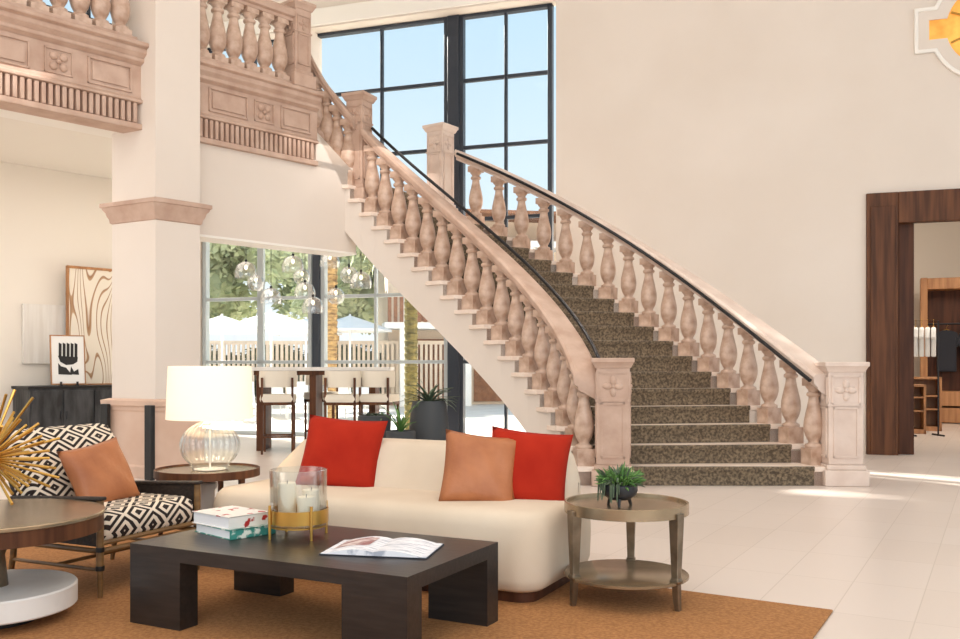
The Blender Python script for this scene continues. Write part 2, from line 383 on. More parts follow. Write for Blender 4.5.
# balcony
FZ = 4.6
balc = thing('balcony', 'upper floor balcony with carved pink stone front and dentil row', 'balcony', (F0.x, F0.y, 3.7), world=True)
E_ = F0+D*tE
slabpoly = [tuple(F0+D*-6-N*.1), tuple(E_-N*.1), (-2.42, 12.0), (-3.1, 14.75), tuple(corner+WN*.05), tuple(A0-D*6)]
MB().prism(slabpoly, 4.2, 4.58).build('floor_slab', M['plaster_shell'], balc, smooth=False)
tl1 = along(F0, D, 141.5); tr0 = along(F0, D, 192)
for a, b in ((-6, tl1), (tr0, tE)):
    m1 = MB()
    # cornice profile swept straight along the front (y negative = towards the hall)
    sec = [(.25, 4.6), (-.16, 4.6), (-.16, 4.555), (-.12, 4.54), (-.12, 4.49), (-.08, 4.45), (-.08, 4.41), (-.03, 4.38), (-.03, 4.03), (-.06, 4.01), (-.06, 3.98), (.03, 3.97), (.03, 3.77), (-.05, 3.76), (-.05, 3.7), (.25, 3.7)]
    fr = [(FT @ Vector((t, 0, 0)), FT.to_3x3() @ Vector((0, 1, 0)), Vector((0, 0, 1))) for t in (a, b)]
    m1.sweep(fr, sec)
    x = b-.07
    while x > a:
        m1.box((x-.042, -.045, 3.765), (x, .04, 3.975), FT); x -= .068
    m1.build('fascia', M['stone'], balc, bevel=.006, bseg=1)
    # framed panels and rosettes
    g_ = lambda px: along(F0, D, px)
    spec = ([(g_(-60), g_(28)), (g_(86), g_(130))], [g_(57)]) if a == -6 else ([(g_(207), g_(246)), (g_(279), g_(309))], [g_(262.5)])
    for x0, x in spec[0]:
        p = MB()
        for q in ((x0, 4.07, x, 4.09), (x0, 4.325, x, 4.345), (x0, 4.07, x0+.02, 4.345), (x-.02, 4.07, x, 4.345)):
            p.box((q[0], -.05, q[1]), (q[2], -.025, q[3]), FT)
        p.box((x0+.045, -.045, 4.115), (x-.045, -.025, 4.30), FT)
        p.build('panel_frame', M['stone'], balc, bevel=.004)
    for x in spec[1]:
        rz = MB()
        for kx in (-1, 1):
            for kz in (-1, 1):
                rz.ball((x+kx*.05, -.035, 4.21+kz*.05), .043, .028, .043, T=FT)
        rz.ball((x, -.035, 4.21), .025, .03, .025, T=FT)
        for q in ((-.14, -.125, .14, -.11), (-.14, .11, .14, .125), (-.14, -.125, -.125, .125), (.125, -.125, .14, .125)):
            rz.box((x+q[0], -.045, 4.21+q[1]), (x+q[2], -.025, 4.21+q[3]), FT)
        rz.build('rosette', M['stone'], balc)
# inner soffit of beam
MB().box((-6, .24, 3.72), (tl1, .62, 4.2), FT).build('beam', M['white_trim'], balc, smooth=False)

# ------------------------------------------------------------------ staircase
r_ = .186
cLx = [0.00035654048740771095, -0.014174051531552061, 0.0017682994231352494, 0.9507303808573503]
cLy = [-0.00011500020186067413, -0.0014807383126376288, 0.22686859269019743, 8.94020417564342]
cRx = [-1.0393039773913536e-05, -0.0072594438368701626, -0.07143516755583508, 3.396162291572993]
cRy = [0.0005718017678032536, -0.02241247332416958, 0.46607751813974957, 8.710888929454589]
pv = lambda c, s: ((c[0]*s+c[1])*s+c[2])*s+c[3]
def Lp(s): return V2(pv(cLx, s), pv(cLy, s))
def Rp(s):
    if s <= 19: return V2(pv(cRx, s), pv(cRy, s))
    return V2(pv(cRx, 19), pv(cRy, 19))+V2(-.38, .21)*(s-19)
def inward(P, s, sg):
    a = P(s-.2); b = P(s+.2); t = (b-a).normalized(); n = V2(t.y, -t.x)
    c = (Rp(s)-Lp(s))
    if n.dot(c) < 0: n = -n
    return n*sg, t
def BL(s): return Lp(s)+inward(Lp, s, 1)[0]*.13
def BR(s): return Rp(s)+inward(Rp, s, 1)[0]*.14
stair = thing('staircase', 'curved stone staircase with dark speckled carpet on its risers, rising left to the balcony', 'staircase', (2.2, 9.2, 0), world=True)
st = MB(); cp = MB(); so = MB(); td = MB()
NS = 24
def zs_(s): return max(0, s*r_-.62)
def ends(k):
    l = Lp(k); q = Rp(k); u_ = (q-l).normalized(); return l, q, u_
for k in range(1, NS+1):
    zt = k*r_; l, q, u_ = ends(k); l1, q1, u1 = ends(k+1)
    f_ = V2(u_.y, -u_.x)                      # towards the foot of the stairs
    lo = l-u_*.045; ro = q+u_*.28; lo1 = l1-u1*.045; ro1 = q1+u1*.28
    # tread slab with a little nosing, and the stone riser under it
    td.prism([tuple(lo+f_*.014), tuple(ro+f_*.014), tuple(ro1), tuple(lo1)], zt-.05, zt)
    st.prism([tuple(l), tuple(ro), tuple(ro-f_*.03), tuple(l-f_*.03)], zt-r_, zt-.05)
    # carpet: tread and riser
    a = l+u_*.24; a1 = l1+u1*.24; b = q; b1 = q1; f1 = V2(u1.y, -u1.x)
    dc = f_*.04; d1 = f1*.04
    vs_ = []
    for p, p2, z in ((a+dc*.45, b+dc*.45, zt-r_+.0015), (a+dc*.45, b+dc*.45, zt-.05), (a+dc, b+dc, zt-.035), (a+dc, b+dc, zt+.002), (a+dc*.7, b+dc*.7, zt+.006), (a+dc*.2, b+dc*.2, zt+.006), (a+dc*.2, b+dc*.2, zt-.03), (a, b, zt-r_)):
        vs_ += [(p.x, p.y, z), (p2.x, p2.y, z)]
    nn_ = 8
    cp.add(vs_, [(2*i, 2*i+1, (2*i+3) % 16, (2*i+2) % 16) for i in range(nn_)]+[tuple(range(0, 16, 2)), tuple(range(1, 16, 2))[::-1]])
    # plaster body under the step
    so.prism([tuple(l), tuple(q+u_*.25), tuple(q1+u1*.25), tuple(l1)], [max(0, zt-.68)]*2+[max(0, zt+r_-.68)]*2, max(zt-.05, .01))
td.build('glare_stone_tread', M['tread'], stair, bevel=.006, bseg=2)  # stone slabs with the glare on their tops put into the colour
st.build('stone_riser', M['stone'], stair)
cp.build('carpeted_riser', M['carpet'], stair, angle=60)
so.build('plaster_underside', M['plaster'], stair, smooth=False)

# baluster mesh: square plinth .0-.17, turned .17-.80, square cap .80-.86
def baluster_mesh(h0=.86, plinth=.17, w_=.092):
    b = MB(); b.box((-w_, -w_, 0), (w_, w_, plinth))
    b.box((-w_*.92, -w_*.92, h0-.06), (w_*.92, w_*.92, h0+.02))
    P_ = [(r_q*1.17, z_q) for r_q, z_q in [(.074, 0), (.078, .03), (.074, .055), (.050, .075), (.046, .10), (.056, .13), (.072, .19), (.084, .27), (.088, .35), (.084, .44), (.072, .55), (.058, .66), (.047, .76), (.044, .82), (.060, .84), (.064, .865), (.060, .89), (.046, .905), (.05, .94), (.066, .97), (.072, 1.0)]]
    H = h0-.06-plinth
    b.lathe([(r, plinth+z*H) for r, z in P_], 18, cap=False)
    bm_o = b.build('baluster', M['stone_bal'], bevel=0, angle=50)
    me = bm_o.data; bpy.data.objects.remove(bm_o); return me
BAL = baluster_mesh(); BAL2 = baluster_mesh(.74, .06, .088)
def put_bal(me, p, z, rz, parent):
    o = bpy.data.objects.new('baluster', me); C.objects.link(o); o.parent = parent
    off = Vector(parent['world_local']); o.location = Vector((p.x, p.y, z))-off; o.rotation_euler = (0, 0, rz)
RS = [(-.09, 0), (-.09, .035), (-.125, .05), (-.135, .075), (-.135, .12), (-.11, .15), (.11, .15), (.135, .12), (.135, .075), (.125, .05), (.09, .035), (.09, 0)]
def rail_frames(P, ss, z_of):
    fr = []
    for s in ss:
        p = P(s); a = P(s-.1); b = P(s+.1); t = (b-a).normalized(); nn = Vector((t.y, -t.x, 0))
        fr.append((Vector((p.x, p.y, z_of(s))), nn, Vector((0, 0, 1))))
    return fr
def lin(a, b, n): return [a+(b-a)*i/(n-1) for i in range(n)]
zr = lambda s: s*r_+.77+.0
# left balustrade (lower flight)
bl = thing('stair_balustrade', 'left stair balustrade of turned stone balusters under a pink stone rail', 'balustrade', (1.0, 9.2, 0), world=True, group=None)
for k in range(1, 18):
    s = k+.5; p = BL(s); t = inward(Lp, s, 1)[1]; put_bal(BAL, p, k*r_-.0, atan2(t.y, t.x), bl)
fr = rail_frames(BL, lin(1.0, 18.0, 60), zr)
fr = [(Vector((1.24, 9.16, zr(1)-.1)), fr[0][1], fr[0][2])]+fr
MB().sweep(fr, RS).build('rail', M['stone'], bl, angle=35)
hp = [Vector((1.26, 9.32, zr(1)+.13))]+[Vector((*(BL(s)+inward(Lp, s, 1)[0]*.16), zr(s)+.21)) for s in lin(1.2, 18, 50)]
hr = MB().tube(hp, .02, 8).build('handrail', M['black_metal'], bl)
for s in lin(2, 17, 8):
    q = BL(s); nn = inward(Lp, s, 1)[0]
    MB().tube([(q.x+nn.x*.08, q.y+nn.y*.08, zr(s)+.13), (q.x+nn.x*.16, q.y+nn.y*.16, zr(s)+.15), (q.x+nn.x*.16, q.y+nn.y*.16, zr(s)+.2)], .01, 6).build('bracket', M['black_metal'], hr)
# right balustrade
brr = thing('stair_balustrade', 'right stair balustrade along the wall side, sunlit stone with dark handrail', 'balustrade', (3.4, 9.2, 0), world=True)
for k in range(1, 18):
    s = k+.5; p = BR(s); t = inward(Rp, s, 1)[1]; put_bal(BAL, p, k*r_, atan2(t.y, t.x), brr)
fr = rail_frames(BR, lin(1.0, 18.2, 60), zr)
fr = [(Vector((3.52, 9.2, zr(1)-.05)), fr[0][1], fr[0][2])]+fr
MB().sweep(fr, RS).build('rail', M['stone_pale'], brr, angle=35)
hp = [Vector((*(BR(s)-inward(Rp, s, 1)[0]*.19), zr(s)+.10)) for s in lin(.95, 18, 50)]
hr = MB().tube(hp, .02, 8).build('handrail', M['black_metal'], brr)
for s in lin(1.5, 17.5, 12):
    q = BR(s); nn = inward(Rp, s, 1)[0]
    MB().tube([(q.x-nn.x*.12, q.y-nn.y*.12, zr(s)+.05), (q.x-nn.x*.19, q.y-nn.y*.19, zr(s)+.05), (q.x-nn.x*.19, q.y-nn.y*.19, zr(s)+.09)], .011, 6).build('bracket', M['black_metal'], hr)
# upper short flight
bu = thing('stair_balustrade', 'short steep balustrade joining the landing newel to the balcony', 'balustrade', (-1.9, 12.0, 3.4), world=True)
for k in range(19, 24):
    s = k+.5; p = BL(s); t = inward(Lp, s, 1)[1]; put_bal(BAL, p, k*r_, atan2(t.y, t.x), bu)
UP = lambda s: BL(s)
MB().sweep(rail_frames(UP, lin(18.8, 24.3, 16), zr), RS).build('rail', M['stone'], bu, angle=35)

# newel posts
def newel(label, x, y, z, h, w_, rz, m, rose=True):
    t = thing('newel_post', label, 'newel post', (x, y, z), rz)
    a = w_/2
    MB().box((-a-.045, -a-.045, 0), (a+.045, a+.045, .16)).box((-a-.02, -a-.02, .16), (a+.02, a+.02, .21)).build('plinth', m, t, bevel=.01)
    MB().box((-a, -a, .21), (a, a, h-.09)).build('shaft', m, t, bevel=.008)
    c = MB(); c.lathe([((a+.01)*1.414, h-.10), ((a+.02)*1.414, h-.08), ((a+.035)*1.414, h-.05), ((a+.045)*1.414, h-.04), ((a+.045)*1.414, h-.005), ((a+.035)*1.414, h)], 4, Matrix.Rotation(pi/4, 4, 'Z'))
    c.build('cap', m, t, angle=20)
    for q in range(4):
        R4 = Matrix.Rotation(q*pi/2, 4, 'Z'); g = MB()
        zc = h-.09-.19; ww = a*.66
        # frame of the square panel with quatrefoil
        for bx in ((-a*.82, zc-a*.86, a*.82, zc-a*.76), (-a*.82, zc+a*.76, a*.82, zc+a*.86), (-a*.82, zc-a*.86, -a*.72, zc+a*.86), (a*.72, zc-a*.86, a*.82, zc+a*.86)):
            g.box((bx[0], -a-.012, bx[1]), (bx[2], -a+.005, bx[3]), R4)
        for dx, dz in ((0, 1), (0, -1), (1, 0), (-1, 0)):
            g.ball((dx*a*.34, -a-.0, zc+dz*a*.34), a*(.2+.1*abs(dx)), .022, a*(.2+.1*abs(dz)), 10, 6, T=R4)
        g.ball((0, -a-.005, zc), a*.14, .025, a*.14, 8, 6, T=R4)
        g.build('rosette', m, t)
        p = MB(); z0 = .28; z1 = zc-a*.98; zc2 = z1
        for bx in ((-a*.72, z0, a*.72, z0+.02), (-a*.72, z1-.02, a*.72, z1), (-a*.72, z0, -a*.72+.02, z1), (a*.72-.02, z0, a*.72, z1)):
            p.box((bx[0], -a-.012, bx[1]), (bx[2], -a+.005, bx[3]), R4)
        p.box((-a-.008, -a-.01, z1+.01), (a+.008, -a+.004, z1+.03), R4)
        p.build('panel_frame', m, t)
    return t
newel('pink stone newel post at the foot of the left stair rail', 1.335, 9.24, 0, 1.27, .33, radians(-8), M['stone'])
newel('pale stone newel post at the foot of the right stair rail beside the doorway', 3.63, 9.27, 0, 1.23, .34, radians(-3), M['stone_pale'])
q = BL(18.3)+V2(-.06, .14); newel('newel post on the landing where the left rail bends up', q.x, q.y, 18*r_, 1.42, .25, radians(-25), M['stone'])
q = BR(19.0); newel('pale newel post at the top of the right rail in front of the window', q.x, q.y, 18*r_, 1.36, .29, radians(-35), M['stone_pale'])
qc = F0+D*(tE-.29)+N*.0; newel('corner newel post of the balcony balustrade', qc.x, qc.y, FZ, 1.06, .24, atan2(D.y, D.x), M['stone'])

# balcony balustrades
def balc_rail(label, a, b, skip=0):
    t = thing('balcony_balustrade', label, 'balustrade', (F0.x+D.x*a, F0.y+D.y*a, FZ), world=True)
    MB().box((a, -.11, FZ), (b, .11, FZ+.05), FT).build('curb', M['stone'], t, bevel=.01)
    x = b-.14
    while x > a:
        p = F0+D*x; put_bal(BAL2, p, FZ+.05, atan2(D.y, D.x), t); x -= .215
    fr = [(FT @ Vector((s, 0, FZ+.79)), FT.to_3x3() @ Vector((0, 1, 0)), Vector((0, 0, 1))) for s in (a, b)]
    MB().sweep(fr, RS).build('rail', M['stone'], t, angle=35)
balc_rail('balcony balustrade running off the left edge behind the column', -2.4, tl1-.1)
balc_rail('balcony balustrade between the column and the corner newel', tr0-.05, tE-.42)

# column
oC = .25
Pc = F0+N*oC; P0 = Pc+D*along(Pc, D, 155.5)
PR = Pc+D*along(Pc, D, 200); LD = V2(-.866, .5); PL = P0+LD*along(P0, LD, 112); PB = PL+(PR-P0)
cq = [P0, PR, PB, PL]; cc = (P0+PB)/2
col = thing('column', 'large square cream column with pink stone capital and dado moulding', 'column', (cc.x, cc.y, 0), world=True)
def ring(off):  # offset square
    out = []
    dx = (PR-P0).normalized(); dy = (PL-P0).normalized()
    for p, sx, sy in ((P0, -1, -1), (PR, 1, -1), (PB, 1, 1), (PL, -1, 1)): out.append(p+dx*(sx*off)+dy*(sy*off))
    return out
def cprof(prof):
    mbx = MB(); vs_ = []; fs = []
    for off, z in prof:
        for p in ring(off): vs_.append((p.x, p.y, z))
    for i in range(len(prof)-1):
        for k in range(4): fs.append((i*4+k, i*4+(k+1) % 4, i*4+4+(k+1) % 4, i*4+4+k))
    fs += [(3, 2, 1, 0), tuple((len(prof)-1)*4+k for k in range(4))]
    return mbx.add(vs_, fs)
cprof([(0, .8), (0, CEIL)]).build('shaft', M['plaster'], col, smooth=False)
cprof([(.0, 2.73), (.015, 2.74), (.02, 2.78), (.035, 2.81), (.045, 2.85), (.065, 2.88), (.07, 2.90), (.085, 2.91), (.085, 2.95), (.01, 2.97)]).build('capital', M['stone'], col, angle=20)
cprof([(.05, 0), (.05, .12), (.03, .14), (.03, .70), (.045, .72), (.05, .75), (.075, .77), (.08, .82), (.02, .84)]).build('dado', M['dado'], col, angle=20)
dxu = (PR-P0).normalized(); dyu = (PL-P0).normalized()
for f_ in (-.09, (PL-P0).length-.08):
    a = P0+dyu*f_-dxu*.07; b = a+dyu*.05; c = b+dxu*.02; 
    MB().prism([tuple(a), tuple(a+dyu*.10), tuple(a+dyu*.10-dxu*.05), tuple(a-dxu*.05)], .0, .78).build('black_edge_strip', M['black'], col, bevel=.005)

# ------------------------------------------------------------------ doorway and shop
dt = MB()
wbox(dt, along(W0, WD, 866), along(W0, WD, 898), -.06, .1, 0, 3.5)
wbox(dt, along(W0, WD, 898), door1, -.06, .1, 3.09, 3.5)
wbox(dt, along(W0, WD, 870)+.0, along(W0, WD, 895), -.075, -.06, 0, 3.32)
dr = tag(dt.build('door_casing', M['walnut'], bevel=.012), 'wide dark walnut casing around the shop doorway', 'door frame')
dj = MB(); wbox(dj, along(W0, WD, 899), along(W0, WD, 915), .1, .42, 0, 3.1); dj.build('inner_jamb', M['walnut_dark'], dr, bevel=.01)
shw = MB().box((5.6, 20.2, 0), (12, 20.4, 4.6)).box((11.8, 12, 0), (12, 20.4, 4.6)).box((4.9, 12.93, 0), (5.05, 20.4, 4.6)).box((4.9, 20.2, 0), (5.6, 20.4, 4.6))  # left wall box is unseen, added to keep sun off the doorway floor
struct(shw.build('wall_shop', M['plaster_shell'], smooth=False))
pA = W0-WN*.41; pB = W0-WD*7-WN*.41
struct(MB().prism([tuple(pA+WD*.3), tuple(pB), (12, 20.4), (5.0, 20.4)], 4.5, 4.6).build('ceiling_shop', M['white_trim'], smooth=False))
# shop floor lies within the main floor
u = thing('shop_shelving', 'oak framed wardrobe unit with dark back in the shop', 'shelving', (9.9, 19.0, 0), radians(-24))
MB().box((-.73, -.3, 0), (-.60, .3, 3.0)).box((1.2, -.3, 0), (1.33, .3, 3.0)).box((-.60, -.29, 2.76), (1.2, .29, 2.99)).box((-.60, .28, 0), (1.2, .3, 2.76)).build('frame', M['oak'], u, bevel=.008)
MB().box((-.6, .2, 0), (1.2, .28, 2.76)).build('back_panel', M['walnut_dark'], u)
for z in (.0, .34):
    d_ = MB().box((-.59, -.28, z+.02), (1.19, .25, z+.32)).build('drawer', M['oak'], u, bevel=.01)
MB().tube([(-.6, -.05, 2.05), (1.2, -.05, 2.05)], .02).build('clothes_rail', M['black_metal'], u)
def garment(name, label, x, y, z, rz, m, w_, h, group):
    t = thing(name, label, 'clothing', (x, y, z), rz, group)
    # body with shoulders and sleeves, thin cloth
    a = w_/2
    out = [(-a*.8, -h), (a*.8, -h), (a*.8, -.26*h), (a*1.05, -.42*h), (a*1.25, -.36*h), (a*.85, -.06*h), (a*.25, 0), (-a*.25, 0), (-a*.85, -.06*h), (-a*1.25, -.36*h), (-a*1.05, -.42*h), (-a*.8, -.26*h)]
    T = Matrix(((1, 0, 0, 0), (0, 0, 1, 0), (0, 1, 0, 0), (0, 0, 0, 1)))
    MB().prism(out, -.035, .035, T).build('body', m, t, bevel=.025, bseg=3)
    MB().tube([(-a*.6, 0, -.05), (0, 0, .02), (a*.6, 0, -.05)], .012, 6).tube([(0, 0, .02), (0, 0, .07), (.03, 0, .1), (0, 0, .13)], .006, 6).build('hanger', M['gold'], t)
    return t
for i in range(3):
    lab = ['dark polo shirt at the front of the wardrobe rail', 'dark polo shirt hanging in the middle of the wardrobe rail', 'dark polo shirt deepest along the wardrobe rail'][i]
    garment('polo_shirt', lab, 9.66+i*.40, 19.05-i*.18, 1.92, radians(8*i-28), M['shirt_dark'], .46, .86, 'dark shirts in the shop wardrobe')
rk = thing('garment_rack', 'slim black garment rack inside the shop doorway', 'rack', (7.55, 15.6, 0))
MB().tube([(-.25, 0, 0), (-.25, 0, 1.95), (.22, 0, 1.95), (.22, 0, 0)], .015).build('frame', M['black_metal'], rk)
MB().tube([(-.25, -.2, .015), (-.25, .2, .015)], .015).tube([(.22, -.2, .015), (.22, .2, .015)], .015).build('foot', M['black_metal'], rk)
for i in range(4):
    garment('white_shirt', ['white shirt at the left end of the garment rack', 'white shirt second from the left on the garment rack', 'white shirt third from the left on the garment rack', 'white shirt at the right end of the garment rack'][i],
            7.39+i*.1, 15.6, 1.84, radians(62), M['shirt_white'], .34, .5, 'white shirts on the garment rack')
for i, (x, y, h_) in enumerate(((7.62, 16.35, .86), (8.22, 17.0, .98))):
    b = thing('display_cabinet', ['low open oak display cabinet under the white shirts', 'taller oak display cabinet behind the low one'][i], 'cabinet', (x, y, 0), radians(-20), 'oak display cabinets')
    MB().box((-.25, -.3, 0), (-.21, .3, h_)).box((.21, -.3, 0), (.25, .3, h_)).box((-.25, -.3, h_-.04), (.25, .3, h_)).box((-.25, .26, 0), (.25, .3, h_)).box((-.25, -.3, 0), (.25, .3, .08)).build('carcass', M['oak'], b, bevel=.005)
    for z in (.38, .62): MB().box((-.21, -.28, z), (.21, .26, z+.03)).build('shelf', M['oak'], b)

# quatrefoil wall niche (upper right)
tq = along(W0, WD, 992); qz = 1.2+341*(W0+WD*tq).y/920
nic = thing('wall_niche', 'quatrefoil wall niche with white moulded rim and glowing gold interior', 'wall light', ((W0+WD*tq).x, (W0+WD*tq).y, qz), atan2(WD.y, WD.x)+pi)
def quat(R, tab, tw, n=20):
    # circle with four square tabs, outline in x,z
    pts = []; a0 = math.asin(tw/R)
    for q in range(4):
        b = q*pi/2
        def rot(x, z): return (x*cos(b)-z*sin(b), x*sin(b)+z*cos(b))
        pts += [rot(R*cos(a0), -tw), rot(tab, -tw), rot(tab, tw), rot(R*cos(a0), tw)]
        for i in range(1, 8):
            a = a0+(pi/2-2*a0)*i/8; pts.append(rot(R*cos(a), R*sin(a)))
    return pts
o1 = quat(.74, .92, .30); o2 = quat(.54, .74, .13)
T = Matrix(((1, 0, 0, 0), (0, 0, -1, 0), (0, 1, 0, 0), (0, 0, 0, 1)))
def ringm(oa, ob, d0, d1, T):
    n = len(oa); vs_ = [(*p, d0) for p in oa]+[(*p, d1) for p in oa]+[(*p, d1) for p in ob]+[(*p, d0) for p in ob]
    fs = []
    for j in range(4):
        for i in range(n):
            k = (i+1) % n; fs.append((j*n+i, j*n+k, ((j+1) % 4)*n+k, ((j+1) % 4)*n+i))
    return MB().add([T @ Vector(v) for v in vs_], fs)
nsg = 1
ringm(o1, quat(.69, .87, .25), .0, .05, T).build('rim', M['white_trim'], nic, bevel=.01)
ringm(quat(.69, .87, .25), o2, .0, .03, T).build('surround', M['plaster'], nic)
MB().prism(o2, .004, .012, T).build('gold_panel', mat('glow_gold', rgb(226, 168, 84), .3, metal=.6, col2=rgb(178, 110, 44), scale=4, emit=rgb(240, 170, 80), estr=.6), nic)
lg = MB()
for k in range(8):
    a = k*pi/4+.39; lg.tube([T @ Vector((.1*cos(a), .1*sin(a), .04)), T @ Vector((.52*cos(a), .52*sin(a), .03))], .015, 6)
lg.build('gold_ribs', M['gold'], nic)

# ------------------------------------------------------------------ rug
rc = V2(1.715, 4.47); ra = V2(-.857, .515); rb = V2(-.50, -.866)
rugp = [rc, rc+ra*6.4, rc+ra*6.4+rb*4.6, rc+rb*4.6]
rug = tag(MB().prism([tuple(p) for p in rugp], .0, .012).build('rug', M['rug'], bevel=.004), 'flat burnt orange woven area rug under the seating group', 'rug')
RZ = .012
# ------------------------------------------------------------------ coffee table
ang = atan2(-.457, .889)
ct = thing('coffee_table', 'low rectangular espresso wood coffee table with four block legs', 'coffee table', (-1.616, 4.249, RZ), ang)
Lc, Wc, Hc = 1.50, .80, .366
MB().box((0, 0, Hc-.062), (Lc, Wc, Hc)).build('tabletop', M['espresso'], ct)
for x in (0, Lc-.31):
    for y in (0, Wc-.11):
        MB().box((x, y, 0), (x+.31, y+.11, Hc-.0615)).build('leg', M['espresso'], ct)
TZ = RZ+Hc
def CT(u_, v_): return V2(-1.616+.889*u_+.457*v_, 4.249-.457*u_+.889*v_)
# books
a_b = atan2(.69, -.72)
bk = thing('book', 'teal and white patterned hardback at the bottom of the pair', 'book', (-1.17, 4.31, TZ), atan2(.72, .69), 'books on the coffee table')
def book(t, L_, W_, H_, cov, sh=0):
    MB().box((0, 0, 0), (L_, W_, .004)).box((0, 0, H_-.004), (L_, W_, H_)).box((0, 0, 0), (L_, .005, H_)).build('cover', cov, t)
    MB().box((.006, .005, .004), (L_-.006, W_-.008, H_-.004)).build('pages', M['paper'], t)
book(bk, .25, .33, .045, M['teal'])
bk2 = thing('book', 'white hardback with red flowers on top of the teal one', 'book', (-1.18, 4.33, TZ+.045), atan2(.72, .69)+radians(4), 'books on the coffee table')
book(bk2, .24, .31, .058, M['flower'])
# open book
ob = thing('open_book', 'open picture book lying on the right of the coffee table', 'book', (-.43, 4.09, TZ), radians(-11))
def pages(sg):
    g = MB(); n = 8; vs_ = []; fs = []
    for i in range(n+1):
        u_ = i/n; x = sg*u_*.235; z = .008+.026*sin(pi*min(1, u_*1.0+.12))**.8*(1-u_*.45)
        for y in (-.155, .155): vs_.append((x, y, .005)); vs_.append((x, y, z))
    for i in range(n):
        a = i*4; b = a+4
        fs += [(a+1, b+1, b+3, a+3), (a, a+2, b+2, b), (a, b, b+1, a+1), (a+2, a+3, b+3, b+2)]
    fs += [(0, 1, 3, 2), (n*4, n*4+2, n*4+3, n*4+1)]
    return g.add(vs_, fs)
MB().box((-.24, -.16, 0), (.24, .16, .005)).build('cover', M['shirt_dark'], ob)
pages(-1).build('left_pages', M['page'], ob); pages(1).build('right_pages', M['page'], ob)
def pic(x0, x1, y0, y1):
    g = MB(); n = 4; vs_ = []
    for i in range(n+1):
        x = x0+(x1-x0)*i/n; u_ = abs(x)/.235; z = .0095+.026*sin(pi*min(1, u_+.12))**.8*(1-u_*.45)
        vs_ += [(x, y0, z), (x, y1, z)]
    return g.add(vs_, [(i*2, i*2+2, i*2+3, i*2+1) for i in range(n)])
pic(-.21, -.05, -.06, .12).build('printed_picture', M['photo'], ob)
# hurricane candle holder
hx, hy = -.872, 4.42
hc = thing('candle_holder', 'glass hurricane in a brass ring stand with three candles', 'candle holder', (hx, hy, TZ))
MB().lathe([(.128, .055), (.134, .06), (.136, .32), (.130, .322), (.129, .066), (.12, .06)], 32, cap=False).build('glass_cylinder', M['clear'], hc)
MB().lathe([(.137, .07), (.143, .07), (.143, .135), (.137, .135), (.137, .07)], 32, cap=False).build('brass_band', M['gold'], hc)
MB().lathe([(.01, .05), (.136, .05), (.136, .056), (.01, .056)], 32).build('base_plate', M['gold'], hc)
for k in range(4):
    a = radians(35+90*k); MB().tube([(.146*cos(a), .146*sin(a), 0), (.146*cos(a), .146*sin(a), .16)], .007, 8).build('leg', M['gold'], hc)
for i, (x, y, r, h_, lab) in enumerate(((-.055, .0, .043, .20, 'tallest cream pillar candle at the left in the hurricane'), (.045, -.045, .042, .14, 'short cream pillar candle at the front right in the hurricane'), (.05, .055, .042, .16, 'middle height cream pillar candle at the back right in the hurricane'))):
    c = thing('candle', lab, 'candle', (hx+x, hy+y, TZ+.056), 0, 'candles in the hurricane')
    MB().lathe([(r*.96, 0), (r, .004), (r, h_-.006), (r*.93, h_), (r*.6, h_-.006), (.002, h_-.008)], 24).build('wax', M['candle'], c)
    MB().tube([(0, 0, h_-.01), (.002, 0, h_+.012)], .002, 5).build('wick', M['black'], c)

# ------------------------------------------------------------------ sofa
sa = atan2(-.44, .898)
sofa = thing('sofa', 'long cream upholstered sofa with sloped back and open left end', 'sofa', (-1.69, 5.44, RZ), sa)
def srect(x0, x1, y0, y1, rl, rr, n=7):
    pts = []
    for cx, cy, a0, r in ((x1-rr, y0+rr, -pi/2, rr), (x1-rr, y1-rr, 0, rr), (x0+rl, y1-rl, pi/2, rl), (x0+rl, y0+rl, pi, rl)):
        for i in range(n+1):
            a = a0+pi/2*i/n; pts.append((cx+r*cos(a), cy+r*sin(a)))
    return pts
def loft(levels):
    g = MB(); n = len(levels[0][0]); vs_ = []
    for pts, z in levels:
        for i, p in enumerate(pts): vs_.append((p[0], p[1], z(p) if callable(z) else z))
    fs = []
    for j in range(len(levels)-1):
        for i in range(n): fs.append((j*n+i, j*n+(i+1) % n, (j+1)*n+(i+1) % n, (j+1)*n+i))
    fs += [tuple(range(n))[::-1], tuple((len(levels)-1)*n+i for i in range(n))]
    return g.add(vs_, fs)
def S(o, r=.16): return srect(0+o, 2.20-o, 0+o, .90-o, max(r-o, .02)+.10, max(r-o, .02)+.0)
loft([(S(.07), 0), (S(.07), .06)]).build('plinth', M['walnut_dark'], sofa)
loft([(S(.05), .055), (S(.02), .075), (S(.005), .12), (S(0), .25), (S(.004), .37), (S(.02), .42), (S(.05), .447), (S(.10), .457), (S(.2), .46)]).build('seat', M['sofa'], sofa, angle=60)
def B(x0, x1, y0, y1, r): return srect(x0, x1, y0, y1, r, r)
loft([(B(.05, 2.15, .50, .90, .2), .40), (B(.055, 2.15, .52, .90, .2), .46), (B(.09, 2.14, .55, .90, .17), .53), (B(.17, 2.115, .58, .895, .15), .61), (B(.235, 2.09, .61, .885, .12), .67), (B(.27, 2.065, .635, .87, .10), .705), (B(.31, 2.035, .67, .84, .075), .722), (B(.36, 2.0, .71, .80, .04), .728)]).build('back', M['sofa'], sofa, angle=60)
def SF(u_, v_): return V2(-1.57+.898*u_+.44*v_, 5.6-.44*u_+.898*v_)
